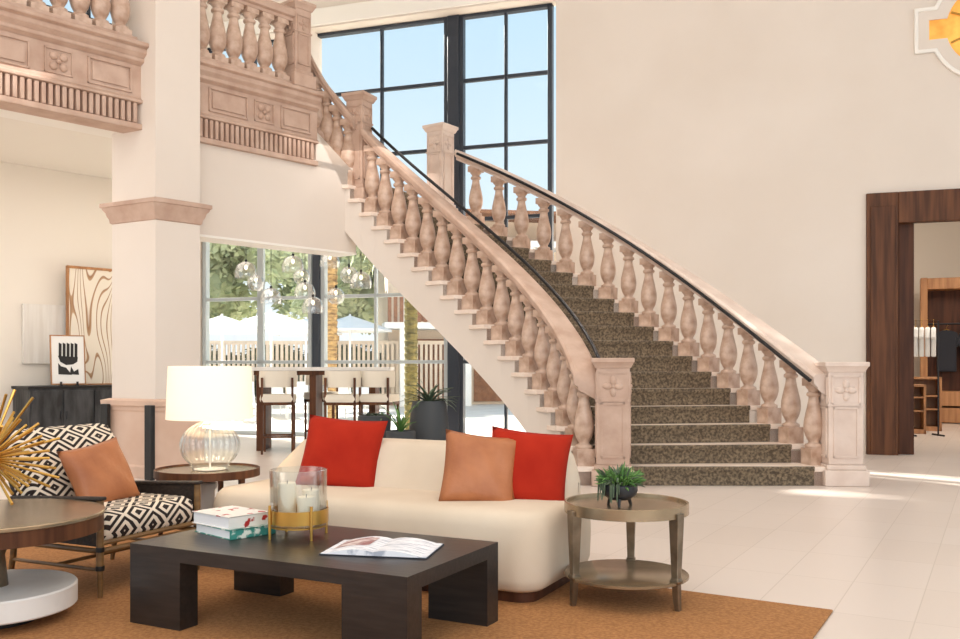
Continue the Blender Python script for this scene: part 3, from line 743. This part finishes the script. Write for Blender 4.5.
def pillow_mesh(w_, h, t, n=14):
    g = MB(); vs_ = []; fs = []
    for side_ in (1, -1):
        for i in range(n+1):
            for j in range(n+1):
                u_ = -1+2*i/n; v_ = -1+2*j/n
                k = (1-abs(u_)**2.6)**.5*(1-abs(v_)**2.6)**.5
                x = w_/2*u_*(1-.07*(1-v_*v_)); z = h/2*v_*(1-.07*(1-u_*u_))
                wr_ = .006*sin(u_*9+v_*5)*k
                vs_.append((x, side_*(t/2*k**.8+wr_*(1 if k > .2 else 0)), z))
    m_ = (n+1)**2
    for s_ in (0, 1):
        for i in range(n):
            for j in range(n):
                a = s_*m_+i*(n+1)+j; fs.append((a, a+1, a+n+2, a+n+1))
    g.add(vs_, fs)
    return g
def pillow(label, p, z, rz, tilt, roll, w_, h, t, m, group):
    g = pillow_mesh(w_, h, t)
    o = g.build('throw_pillow', m, angle=80)
    bm = bmesh.new(); bm.from_mesh(o.data); bmesh.ops.remove_doubles(bm, verts=bm.verts, dist=.0008); bmesh.ops.recalc_face_normals(bm, faces=bm.faces); bm.to_mesh(o.data); bm.free()
    o.location = (p.x, p.y, z); o.rotation_euler = (Matrix.Rotation(rz, 3, 'Z') @ Matrix.Rotation(tilt, 3, 'X') @ Matrix.Rotation(roll, 3, 'Y')).to_euler()
    return tag(o, label, 'pillow', group)
pillow('red square pillow on the left half of the sofa', SF(.635, .34), RZ+.645, sa+radians(14), radians(-22), radians(4), .52, .47, .15, M['red'], 'pillows on the sofa')
pillow('tan leather pillow propped in front of the right red one', SF(1.665, .17), RZ+.615, sa+radians(34), radians(-22), radians(8), .42, .42, .13, M['tan'], 'pillows on the sofa')
pillow('red pillow at the right end of the sofa, half hidden by tan leather', SF(1.875, .34), RZ+.62, sa+radians(20), radians(-22), radians(6), .46, .44, .13, M['red'], 'pillows on the sofa')

# ------------------------------------------------------------------ right side table
sx, sy = .74, 4.66; STZ = .50
stt = thing('side_table', 'round antique bronze side table with lower shelf beside the sofa', 'side table', (sx, sy, RZ))
R = .312
MB().lathe([(.002, STZ-.03), (R-.012, STZ-.03), (R-.012, STZ-.055), (R, STZ-.055), (R, STZ-.002), (R-.004, STZ), (R-.012, STZ-.002), (R-.014, STZ-.018), (.002, STZ-.018)], 48).build('tabletop', M['bronze_top'], stt)
MB().lathe([(.002, .12), (R-.01, .12), (R, .125), (R, .137), (R-.004, .14), (.002, .14)], 48).build('lower_shelf', M['bronze_top'], stt)
for a in (203, 315, 76):
    a = radians(a); l = MB(); rr = R-.015
    fr = []
    for z, ww, q in ((0, .012, 0.01), (.04, .015, .005), (.13, .017, 0), (.135, .024, 0), (.15, .024, 0), (.155, .018, 0), (STZ-.06, .027, 0), (STZ-.03, .027, 0)):
        fr.append((Vector(((rr+q)*cos(a), (rr+q)*sin(a), z)), Vector((cos(a), sin(a), 0))*ww, Vector((-sin(a), cos(a), 0))*ww))
    l.sweep(fr, [(-1, -1), (1, -1), (1, 1), (-1, 1)]).build('leg', M['bronze'], stt, bevel=.003)
# succulent bowl
pb = thing('succulent_bowl', 'black footed bowl of trailing succulents on the bronze side table', 'potted plant', (.70, 4.62, RZ+STZ-.018))
MB().lathe([(.005, .03), (.05, .032), (.082, .055), (.092, .08), (.09, .105), (.084, .11), (.08, .10), (.005, .095)], 24).build('bowl', M['bowl'], pb)
for k in range(3):
    a = radians(20+120*k); MB().tube([(.05*cos(a), .05*sin(a), .045), (.066*cos(a), .066*sin(a), 0)], [.012, .007], 8).build('foot', M['black'], pb)
rnd = random.Random(3); lv = MB(); lv2 = MB()
for k in range(330):
    g = lv if k % 3 else lv2
    a = rnd.uniform(0, 2*pi); r0 = rnd.uniform(0, .085); el = rnd.uniform(.2, 1.4) if r0 < .06 else rnd.uniform(-.3, .9); ln = rnd.uniform(.035, .075)
    c = Vector((r0*cos(a), r0*sin(a), .10+rnd.uniform(0, .05))); d = Vector((cos(a)*cos(el), sin(a)*cos(el), sin(el)))
    g.tube([c, c+d*ln*.5+Vector((0, 0, .004)), c+d*ln], [.005, .006, .001], 5)
for k in range(16):
    a = rnd.uniform(2.6, 4.6); c = Vector((.088*cos(a), .088*sin(a), .125)); g = lv2; ln = rnd.uniform(.04, .11)
    g.tube([c, c+Vector((cos(a)*.015, sin(a)*.015, -.01)), c+Vector((cos(a)*.02, sin(a)*.02, -ln))], [.004, .005, .003], 5)
lv.build('green_leaves', M['leaf'], pb); lv2.build('trailing_leaves', M['leaf_grey'], pb)

# ------------------------------------------------------------------ lamp table and lamp
lx, ly = -1.735, 5.86
LT = .545
lt = thing('side_table', 'round dark bronze side table carrying the glass lamp', 'side table', (lx, ly, 0))
R = .325
MB().lathe([(.002, LT-.03), (R-.012, LT-.03), (R-.012, LT-.05), (R, LT-.05), (R, LT-.002), (R-.004, LT), (R-.012, LT-.002), (R-.014, LT-.016), (.002, LT-.016)], 48).build('tabletop', M['walnut'], lt)
MB().lathe([(.002, LT-.0165), (R-.016, LT-.0165), (R-.016, LT-.012), (.002, LT-.012)], 48).build('glass_inlay', M['bronze_top'], lt)
for k in range(3):
    a = radians(-30+120*k); MB().tube([((R-.03)*cos(a), (R-.03)*sin(a), LT-.03), ((R-.04)*cos(a), (R-.04)*sin(a), 0.0)], [.022, .012], 4).build('leg', M['walnut'], lt)
pd = MB().lathe([(.12, 0), (.12, .01), (.05, .03), (.045, .40), (.06, .42), (.06, .45), (.03, .46)], 24)
pd.build('pedestal', M['ceramic'], lt)
lp = thing('table_lamp', 'lit table lamp with ribbed clear glass globe base and white drum shade', 'lamp', (lx+.015, ly, LT-.012))
def ribbed(prof, nr=22, seg=132, amp=.09):
    g = MB(); vs_ = []; fs = []
    for r, z in prof:
        for k in range(seg):
            a = 2*pi*k/seg; rr = r*(1+amp*abs(cos(nr*a/2))); vs_.append((rr*cos(a), rr*sin(a), z))
    for i in range(len(prof)-1):
        for k in range(seg): fs.append((i*seg+k, i*seg+(k+1) % seg, (i+1)*seg+(k+1) % seg, (i+1)*seg+k))
    return g.add(vs_, fs)
prof = [(.10, 0), (.105, .01)]+[(.172*sin(radians(a)), .156-.155*cos(radians(a))) for a in range(42, 165, 8)]+[(.045, .315)]
ribbed(prof).build('glass_base', M['clear'], lp, angle=80)
MB().lathe([(.03, .002), (.10, .003), (.10, .008), (.006, .01), (.006, .295), (.045, .297), (.04, .32), (.010, .33), (.010, .40)], 24).build('stem', M['ceramic'], lp)
MB().lathe([(.266, .325), (.270, .325), (.256, .66), (.252, .66), (.266, .325)], 48, cap=False).build('shade', M['shade'], lp, angle=60)
MB().ball((0, 0, .45), .035, .035, .05).build('bulb', M['bulb'], lp)
pl = bpy.data.lights.new('lamp_bulb', 'POINT'); pl.energy = 7; pl.color = (1, .82, .6); pl.shadow_soft_size = .08
po = bpy.data.objects.new('lamp_bulb_light', pl); C.objects.link(po); po.location = (lx+.015, ly, LT+.52)

# ------------------------------------------------------------------ armchair
ch = thing('armchair', 'low wooden armchair with dark woven sides and black and cream diamond fabric', 'armchair', (-2.072, 5.151, RZ), atan2(-.42, .905))
def leg_path(x, y, top, lean=0): return [(x+lean, y, 0), (x, y, .25), (x, y, top)]
for y in (-.355, .355):
    MB().tube([(.31, y, 0), (.31, y, .16)], [.013, .017], 10).tube([(.31, y, .16), (.31, y, .50)], .019, 10).build('leg', M['chair_wood'], ch)
    MB().tube([(-.36, y, 0), (-.33, y, .16), (-.30, y, .465)], [.013, .017, .018], 10).build('leg', M['chair_wood'], ch)
    MB().box((-.335, y-.024, .495), (.335, y+.024, .515), Matrix(((1, 0, 0, 0), (0, 1, 0, 0), (.05, 0, 1, -.016), (0, 0, 0, 1)))).build('arm_rest', M['dark_weave'], ch, bevel=.008)
    MB().prism([(-.30, y-.010), (.295, y-.010), (.295, y+.010), (-.30, y+.010)], .26, [.464, .492, .492, .464]).build('side_panel', M['dark_weave'], ch)
    MB().tube([(-.33, y, .14), (.31, y, .14)], .010, 8).tube([(-.31, y, .235), (.31, y, .235)], .014, 8).build('side_rail', M['chair_wood'], ch)
MB().tube([(.31, -.355, .235), (.31, .355, .235)], .015, 8).tube([(.31, -.355, .275), (.31, .355, .275)], .013, 8).build('front_rail', M['chair_wood'], ch)
MB().tube([(-.31, -.355, .235), (-.31, .355, .235)], .015, 8).tube([(0, -.355, .14), (0, .355, .14)], .010, 8).build('rear_rail', M['chair_wood'], ch)
for y in (-.355, .355):
    for z in (.15, .245): MB().lathe([(.022, z-.012), (.023, z), (.022, z+.012)], 12, TR(.31, y, 0)).build('binding', M['black'], ch)
Tb = TR(-.27, 0, .36, ry=radians(-22))
MB().box((-.045, -.34, -.05), (-.02, .34, .47), Tb).build('back_frame', M['dark_weave'], ch, bevel=.02)
loft([(srect(-.30, .30, -.335, .335, .05, .05), .28), (srect(-.31, .315, -.34, .34, .06, .06), .30), (srect(-.315, .325, -.342, .342, .06, .06), .36), (srect(-.31, .315, -.34, .34, .06, .06), .405), (srect(-.28, .28, -.31, .31, .05, .05), .43)]).build('seat_cushion', M['diamond'], ch, angle=60)
bc = MB()
for (x0, x1, yy) in (): pass
g = loft([(srect(-.02, .10, -.335, .335, .045, .045), .02), (srect(-.03, .125, -.345, .345, .05, .05), .08), (srect(-.03, .125, -.345, .345, .05, .05), .38), (srect(-.015, .10, -.335, .335, .045, .045), .46), (srect(.01, .07, -.30, .30, .02, .02), .485)])
g.v = [tuple(Tb @ Vector(v)) for v in g.v]
g.build('back_cushion', M['diamond'], ch, angle=60)
pc = V2(-2.14, 5.19)
pillow('tan leather pillow leaning on the diamond patterned armchair', pc, RZ+.565, atan2(-.42, .905)+pi/2+radians(-4), radians(-24), radians(-8), .42, .39, .14, M['tan'], None)

# ------------------------------------------------------------------ left round table
rx, ry = -2.27, 4.3
rt = thing('round_table', 'round bronze topped table on a thick white disc base at left edge', 'table', (rx, ry, RZ))
MB().lathe([(.002, .475), (.478, .475), (.482, .479), (.482, .491), (.478, .495), (.002, .495)], 72).build('tabletop', M['bronze_top'], rt)
MB().lathe([(.45, .474), (.45, .405), (.474, .405), (.474, .474), (.45, .474)], 72, cap=False).build('apron', M['walnut'], rt)
MB().lathe([(.05, .14), (.06, .16), (.045, .3), (.09, .44), (.12, .474)], 32).build('column', M['bronze'], rt)
MB().lathe([(.002, .055), (.352, .055), (.358, .062), (.358, .15), (.352, .157), (.002, .157)], 72).build('disc_base', M['white_stone'], rt)
MB().lathe([(.2, 0), (.2, .056)], 40).build('recessed_foot', M['black'], rt)
vz = thing('vase', 'white ceramic vase on the round table under the gold starburst', 'vase', (rx-.02, ry-.16, RZ+.495))
MB().lathe([(.07, 0), (.09, .01), (.095, .06), (.09, .13), (.07, .19), (.05, .22), (.045, .22), (.03, .18)], 32).build('body', M['ceramic'], vz)
ub = thing('starburst_ornament', 'spiky gold starburst ornament resting on the white vase', 'ornament', (rx+.04, ry-.14, RZ+.495+.27))
MB().ball((0, 0, 0), .055, .055, .055).build('core', M['gold'], ub)
sk = MB(); rnd = random.Random(5)
for k in range(96):
    z = 1-2*(k+.5)/96; ph = k*2.39996; rr = sqrt(1-z*z); d = Vector((rr*cos(ph), rr*sin(ph), z)); ln = rnd.uniform(.22, .34)
    if d.z < -.55: ln = min(ln, .22)
    if d.z < -.80: continue
    sk.tube([d*.04, d*ln*.6, d*ln], [.0055, .006, .007], 6)
sk.build('spike', M['gold'], ub)['kind'] = 'stuff'

# ------------------------------------------------------------------ console and art under the balcony
cw = A0+N*.65; tcn = along(cw, D, 40); cpos = cw+D*(tcn-.15)-N*.30
cn = thing('console_cabinet', 'black carved sideboard against the cream wall under the balcony', 'cabinet', (cpos.x, cpos.y, 0), atan2(D.y, D.x))
MB().box((0, -.30, .12), (1.9, .28, .85)).build('carcass', M['console'], cn, bevel=.006)
MB().box((-.02, -.31, .85), (1.92, .29, .89)).build('top', M['black'], cn, bevel=.004)
for i in range(4):
    d_ = MB().box((.03+i*.465, -.315, .15), (.03+i*.465+.445, -.298, .82)).build('door', M['console'], cn, bevel=.004)
    MB().tube([(.03+i*.465+(.41 if i % 2 == 0 else .035), -.33, .40), (.03+i*.465+(.41 if i % 2 == 0 else .035), -.33, .52)], .008, 6).build('handle', M['black_metal'], d_)
MB().box((.05, -.27, 0), (1.85, .25, .12)).build('plinth', M['black'], cn)
def onA(px, off): p = A0+N*off; return p+D*along(p, D, px)
a1 = onA(22.5, .036); a2 = onA(70, .036)
wa = thing('relief_artwork', 'square white textured relief hung on the wall above the sideboard', 'artwork', (a1.x, a1.y, 1.22), atan2(D.y, D.x))
LL = (a2-a1).length
MB().box((0, -.025, 0), (LL, .03, .90)).build('panel', M['canvas'], wa, bevel=.004)
b1 = onA(68, .18); b2 = onA(128, .18); LL = (b2-b1).length
sw = thing('swirl_painting', 'tall cream painting with tan swirling lines leaning behind the column', 'artwork', (b1.x, b1.y, .89), atan2(D.y, D.x))
MB().box((0, -.02, 0), (LL, .03, 1.82)).build('canvas', M['swirl'], sw)
fm = MB()
for q in ((-.02, 0, 0, 1.82), (LL, 0, LL+.02, 1.82), (-.02, -.0, LL+.02, .02), (-.02, 1.8, LL+.02, 1.84)): fm.box((q[0], -.035, q[1]), (q[2], .035, q[3]))
fm.build('frame', M['oak'], sw)
c1 = onA(52, .42); 
sp_ = thing('small_print', 'small framed black and white abstract print on the sideboard', 'artwork', (c1.x, c1.y, .89), atan2(D.y, D.x)+radians(-12))
Tt = TR(0, 0, .03, rx=radians(-7))
MB().box((0, -.012, 0), (.46, .012, .72), Tt).build('board', M['ceramic'], sp_)
fm = MB()
for q in ((-.015, -.015, 0, .735), (.46, -.015, .475, .735), (-.015, -.015, .475, 0), (-.015, .72, .475, .735)): fm.box((q[0], -.02, q[1]), (q[2], .02, q[3]), Tt)
fm.build('frame', M['oak'], sp_)
pr = MB()
PT = Tt @ Matrix(((1, 0, 0, 0), (0, 0, -1, -.013), (0, 1, 0, 0), (0, 0, 0, 1)))
for i in range(5):
    x = .10+i*.056; pr.prism([(x, .40), (x+.038, .38), (x+.046, .60), (x+.006, .62)], 0, .004, PT)
pr.prism([(.09, .42), (.37, .40), (.36, .33), (.30, .29), (.20, .28), (.12, .33)], 0, .004, PT)
pr.prism([(.09, .14), (.28, .13), (.20, .24), (.13, .26), (.09, .31)], 0, .004, PT)
pr.prism([(.25, .14), (.38, .13), (.37, .22), (.31, .18), (.27, .26)], 0, .004, PT)
pr.build('printed_shape', M['black'], sp_, smooth=False)
MB().box((.1, -.09, .0), (.13, .06, .015)).box((.33, -.09, .0), (.36, .06, .015)).box((.1, -.06, 0), (.13, -.045, .06)).box((.33, -.06, 0), (.36, -.045, .06)).build('easel', M['black'], sp_)

# ------------------------------------------------------------------ bar table, stools
bt = thing('bar_table', 'long high pale topped bar table with slab legs by the window', 'table', (-2.1, 13.1, 0), 0)
MB().box((-1.1, -.35, 1.12), (.85, .35, 1.17)).build('tabletop', M['white_stone'], bt, bevel=.004)
MB().box((-1.05, -.30, 1.06), (.80, .30, 1.12)).build('apron', M['walnut'], bt)
for x in (-1.02, -.28, .55):
    MB().box((x, -.27, 0), (x+.09, .27, 1.06)).build('leg', M['walnut'], bt, bevel=.004)
def stool(label, x, y, rz):
    t = thing('bar_stool', label, 'stool', (x, y, 0), rz, 'bar stools at the high table')
    for sx_ in (-.20, .20):
        MB().box((sx_-.014, -.22, 0), (sx_+.014, -.19, 1.03)).build('leg', M['walnut'], t)
        MB().box((sx_-.014, .19, 0), (sx_+.014, .22, .72)).build('leg', M['walnut'], t)
    MB().box((-.2, -.215, .22), (.2, -.195, .245)).box((-.2, .195, .22), (.2, .215, .245)).box((-.21, -.2, .22), (-.19, .2, .245)).box((.19, -.2, .22), (.21, .2, .245)).build('foot_rest', M['walnut'], t)
    MB().box((-.22, -.22, .66), (.22, .22, .70)).build('seat_frame', M['walnut'], t)
    loft([(srect(-.22, .22, -.22, .23, .05, .05), .70), (srect(-.235, .235, -.23, .24, .06, .06), .74), (srect(-.22, .22, -.22, .23, .05, .05), .80)]).build('seat', M['stool_fab'], t)
    # curved back pad
    fr = []
    for i in range(11):
        a = radians(-160+140*i/10); fr.append((Vector((.24*cos(a), .05+.30*sin(a), 0)), Vector((cos(a), sin(a), 0)), Vector((0, 0, 1))))
    MB().sweep(fr, [(-.025, .90), (.025, .90), (.03, 1.0), (.025, 1.12), (-.025, 1.12)]).build('backrest', M['stool_fab'], t, angle=50)
    return t
stool('leftmost cream bar stool by the glass wall', -2.75, 12.55, radians(8))
stool('middle cream bar stool in front of the high table', -1.85, 12.5, radians(-6))
stool('rightmost cream bar stool beside the outdoor palm', -1.38, 12.6, radians(-14))
stool('cream bar stool on the far side of the high table', -2.35, 13.65, radians(180))

# glass pendants
def pendant(px, py, Y, kind, label, src=None):
    X = (px-480)/920*Y; Z = 1.2+(365-py)/920*Y
    t = thing('glass_pendant', label, 'pendant light', (X, Y, Z), 0, 'clear glass pendants over the bar')
    r = .15 if kind == 0 else .13
    pr_ = [(.02, .13), (.05, .125), (r*.8, .08), (r, .0), (r*1.02, -.05), (r*.97, -.10)] if kind == 0 else [(.02, .12), (r*.6, .10), (r*.95, .04), (r, -.01), (r*.8, -.08), (r*.45, -.115)]
    MB().lathe(pr_, 24, cap=False).build('glass_shade', M['shade_glass'], t, angle=80)
    MB().lathe([(.010, .16), (.018, .15), (.018, .11), (.012, .09)], 12).build('lamp_holder', M['black_metal'], t)
    MB().ball((0, 0, .05), .022, .022, .035, 10, 6).build('bulb', M['bulb'], t)
    MB().tube([(0, 0, .15), (0, 0, 4.2-Z)], .004, 5).build('cord', M['black'], t)
pts = [(246, 271, 0, 'leftmost glass dome pendant over the bar'), (256, 283, 1, 'small glass globe pendant just right of the leftmost dome'), (271, 297, 0, 'lowest glass dome pendant on the left side of the mullion'),
       (293, 265, 0, 'high glass dome pendant near the middle mullion'), (302, 277, 1, 'glass globe pendant beneath the high middle dome'), (305, 291, 0, 'second glass dome stacked below the middle globe'),
       (313, 306, 0, 'lowest glass dome pendant hanging before the dark mullion'), (330, 261, 0, 'highest glass dome pendant right of the dark mullion'), (336, 296, 1, 'glass globe pendant low on the right side of the dark mullion'),
       (349, 275, 1, 'glass globe pendant left of the rightmost dome'), (361, 281, 0, 'rightmost glass dome pendant beside the stair soffit')]
for i, (x, y, k, lab) in enumerate(pts): pendant(x, y, 12.7+(i*37 % 10)*.12, k, lab)

# indoor planters behind the sofa
def leafblade(g, base, a, el, ln, wd, curve=.3, n=5):
    base = Vector(base); h = Vector((cos(a), sin(a), 0)); sd = Vector((-sin(a), cos(a), 0)); vs_ = []; p = base.copy(); e_ = el
    for i in range(n+1):
        t = i/n; ww = wd*(1-t)**.6*(.6+.8*t if t < .5 else 1); ww = max(ww, .001)
        vs_ += [p-sd*ww, p+sd*ww, p+Vector((0, 0, -.004))]
        p = p+(h*cos(e_)+Vector((0, 0, 1))*sin(e_))*ln/n; e_ -= curve/n*2
    fs = []
    for i in range(n):
        a_ = i*3; b_ = a_+3; fs += [(a_, a_+1, b_+1, b_), (a_+1, a_+2, b_+2, b_+1), (a_+2, a_, b_, b_+2)]
    g.add(vs_, fs)
bp = thing('planter', 'tall dark grey tapered planter with spiky agave behind the sofa', 'potted plant', (-.47, 8.5, 0))
MB().lathe([(.11, 0), (.14, .02), (.18, .35), (.185, .6), (.165, .82), (.15, .87), (.14, .87), (.14, .82), (.005, .82)], 32).build('pot', M['pot'], bp)
g = MB(); rnd = random.Random(2)
for k in range(46): leafblade(g, (0, 0, .84), rnd.uniform(0, 2*pi), rnd.uniform(.15, 1.45), rnd.uniform(.18, .34), .024, rnd.uniform(.2, 1))
g.build('foliage', M['leaf_grey'], bp)
bp = thing('planter', 'low dark bowl planter of grey succulents behind the red pillow', 'potted plant', (-.95, 8.3, 0))
MB().lathe([(.08, 0), (.10, .02), (.14, .5), (.15, .74), (.14, .75), (.13, .70), (.005, .70)], 32).build('pot', M['pot'], bp)
g = MB()
for k in range(40): leafblade(g, (rnd.uniform(-.08, .08), rnd.uniform(-.08, .08), .72), rnd.uniform(0, 2*pi), rnd.uniform(.2, 1.4), rnd.uniform(.06, .13), .018, .8)
g.build('foliage', M['leaf_grey'], bp)
bp = thing('planter', 'small planter with bright green aloe blades beside the tall grey planter', 'potted plant', (-.69, 8.0, 0))
MB().lathe([(.08, 0), (.11, .02), (.13, .4), (.13, .62), (.12, .63), (.11, .6), (.005, .6)], 32).build('pot', M['pot'], bp)
g = MB()
for k in range(22): leafblade(g, (0, 0, .6), rnd.uniform(0, 2*pi), rnd.uniform(.7, 1.5), rnd.uniform(.16, .34), .014, .4)
g.build('foliage', M['leaf'], bp)

# ------------------------------------------------------------------ outdoors
struct(MB().box((-60, 12, -.3), (40, 90, -.13)).build('ground', M['paving'], smooth=False))
tag(MB().box((-4.9, 16.6, -.12), (-3.6, 17.6, -.05)).build('lawn', M['grass']), 'strip of green lawn outside the left window', 'lawn', kind='stuff')
def foliage_mesh(name, n, m, seed, leaf=.22):
    rn = random.Random(seed); g = MB()
    blobs = [(rn.uniform(-.7, .7), rn.uniform(-.7, .7), rn.uniform(-.6, .7), rn.uniform(.35, .6)) for _ in range(12)]
    for k in range(n):
        b = rn.choice(blobs); z = rn.uniform(-1, 1); a = rn.uniform(0, 2*pi); rr = sqrt(1-z*z)
        d = Vector((rr*cos(a), rr*sin(a), z))*b[3]*rn.uniform(.8, 1.05); c = Vector(b[:3])+d
        u_ = Vector((rn.uniform(-1, 1), rn.uniform(-1, 1), rn.uniform(-1, 1))).normalized(); v_ = u_.cross(Vector((rn.uniform(-1, 1), rn.uniform(-1, 1), rn.uniform(-1, 1)))).normalized(); s_ = leaf*rn.uniform(.4, 1)*.5
        g.add([c-u_*s_, c-v_*s_*.45, c+u_*s_, c+v_*s_*.45], [(0, 1, 2, 3)])
    for b in blobs: g.ball(b[:3], b[3]*.72, b[3]*.72, b[3]*.72, 10, 7)
    return g
fo1 = foliage_mesh('a', 5200, None, 11, .2).build('foliage', M['leaf_out'], smooth=False); me1 = fo1.data; bpy.data.objects.remove(fo1)
fo2 = foliage_mesh('b', 3600, None, 12, .2).build('foliage', M['leaf_dark'], smooth=False); me2 = fo2.data; bpy.data.objects.remove(fo2)
def tree(label, x, y, h, r, me, group, trunk=True):
    t = thing('tree', label, 'tree', (x, y, -.13), 0, group)
    o = bpy.data.objects.new('foliage', me); C.objects.link(o); o.parent = t; o.location = (0, 0, h); o.scale = (r, r*.8, r*.85); o.rotation_euler = (0, 0, x*1.7)
    MB().tube([(0, 0, 0), (.1, 0, h*.5), (0, .1, h)], [.2, .15, .1], 8).build('trunk', M['bark'], t)
tr = [(-16.5, 37, 5.4, 3.2, me1, 'bushy pale tree farthest left beyond the parasols'), (-11.2, 37, 5.4, 3.3, me1, 'bushy pale tree seen left of the first white mullion'), (-5.9, 37, 5.4, 3.2, me1, 'bushy pale tree behind the glass pendants'),
      (-5.4, 31.2, 4.3, 1.8, me1, 'pale tree right of the dark window column'), (-23, 37, 5.4, 3.2, me1, 'pale tree hidden at the far left of the terrace')]
for x, y, h, r, me, lab in tr: tree(lab, x, y, h, r, me, 'trees beyond the terrace')
def shrub(lab, x, y, r, sx=1.6):
    t = thing('hedge_shrub', lab, 'shrub', (x, y, -.13), 0, 'dark shrubs behind the parasols')
    o = bpy.data.objects.new('foliage', me2); C.objects.link(o); o.parent = t; o.location = (0, 0, r*.9); o.scale = (r*sx, r*.7, r*.85); o.rotation_euler = (0, 0, 0)
for i, (x, lab) in enumerate(((-12.4, 'dark shrub at the left end of the hedge row'), (-9.6, 'dark shrub second from the left in the hedge row'), (-6.8, 'dark shrub in the middle of the hedge row'), (-4.2, 'dark shrub at the right end of the hedge row'))):
    shrub(lab, x, 32.5, 1.25)
def palm(lab, px, y, h, m, r):
    x = (px-480)/920*y
    t = thing('palm_tree', lab, 'palm tree', (x, y, -.13))
    prof = []; n = 30
    for i in range(n):
        z = h*i/n; prof += [(r, z), (r*1.14, z+h/n*.85)]
    MB().lathe(prof, 12).build('trunk', m, t, angle=20)
    g = MB(); rn = random.Random(px)
    for k in range(26): leafblade(g, (0, 0, h), rn.uniform(0, 2*pi), rn.uniform(-.1, 1.2), rn.uniform(.9, 1.4), .10, rn.uniform(.8, 1.6), 8)
    g.build('fronds', M['leaf_out'], t)
palm('golden barked palm just right of the dark window column', 330, 20, 4.3, M['bark'], .15)
palm('mossy barked palm close to the glass left of the grey planter', 411, 17.2, 3.6, M['bark_moss'], .115)
def parasol(lab, px, y, wpx, ztop, first=[None]):
    x = (px-480)/920*y; r = wpx/2/920*y
    t = thing('parasol', lab, 'parasol', (x, y, -.13), .2, 'white parasols on the terrace')
    MB().lathe([(r*1.2, ztop-.50), (r*1.2, ztop-.44), (r*.6, ztop-.2), (.03, ztop)], 8, cap=False).build('canopy', M['canopy'], t, smooth=False)
    MB().tube([(0, 0, 0), (0, 0, ztop+.05)], .035, 8).build('pole', M['canopy'], t)
parasol('white parasol at the left edge of the bar window', 222, 27, 70, 2.78); parasol('white parasol in the middle of the bar window', 271, 25, 78, 2.78)
parasol('white parasol partly behind the dark window column', 306, 28, 60, 2.74); parasol('white parasol right of the golden palm', 350, 28.5, 70, 2.86)
def lounger(lab, x, y):
    t = thing('sun_lounger', lab, 'sun lounger', (x, y, -.13), .3, 'white sun loungers on the terrace')
    for a in (-.28, .24): MB().box((a, -.8, 0), (a+.04, -.76, .35)).box((a, .76, 0), (a+.04, .8, .35)).build('leg', M['canopy'], t)
    MB().box((-.3, -.9, .33), (.3, .35, .42)).build('mattress', M['canopy'], t, bevel=.02)
    MB().box((-.3, 0, 0), (.3, .75, .09), TR(0, .33, .36, rx=radians(42))).build('backrest', M['canopy'], t, bevel=.02)
for i, (px, y) in enumerate(((218, 23), (243, 22), (273, 23.5), (340, 22), (370, 23), (302, 22))):
    lounger(['white lounger farthest left on the terrace', 'white lounger second from left on the terrace', 'white lounger below the middle parasol', 'white lounger right of the golden palm', 'rightmost white lounger on the terrace', 'white lounger left of the dark window column'][i], (px-480)/920*y, y)
fn = thing('terrace_fence', 'low pale slatted fence at the back of the terrace', 'fence', (-12, 30, -.13))
MB().box((0, 0, .1), (11, .05, .18)).box((0, 0, 2.0), (11, .05, 2.12)).build('rail', M['facade'], fn)
g = MB()
for i in range(70): g.box((i*.157, -.02, .1), (i*.157+.09, .03, 2.05))
g.build('slats', M['facade'], fn, smooth=False)
# building on the right
bd = thing('terrace_building', 'pale stucco resort building with terracotta balconies beyond the terrace', 'building', (-.9, 31, -.13), radians(10))
MB().box((-2.2, 0, 0), (7, 6, 6.2)).build('wall', M['facade'], bd, smooth=False)
for z in (2.5, 5.2): MB().box((-2.4, -1.3, z), (7, 0, z+.2)).build('balcony_slab', M['canopy'], bd)
for x in (-1.9, .2, 2.3, 4.6): MB().box((x, -1.2, 0), (x+.22, -1.0, 5.2)).build('post', M['canopy'], bd)
for x in (-1.4, .7, 2.8): 
    MB().box((x, -.06, .1), (x+1.1, .02, 2.2)).build('door', M['brick'], bd); MB().box((x, -.06, 2.8), (x+1.1, .02, 4.8)).build('door', M['brick'], bd)
g = MB()
for i in range(48): g.box((-2.3+i*.19, -1.28, 2.7), (-2.3+i*.19+.12, -1.24, 3.6))
g.build('balcony_railing', M['brick'], bd, smooth=False)
MB().prism([(-2.9, -1.8), (7.4, -1.8), (7.4, 6.6), (-2.9, 6.6)], [6.2]*4, [6.3, 6.3, 7.6, 7.6]).build('roof', M['brick'], bd, smooth=False)
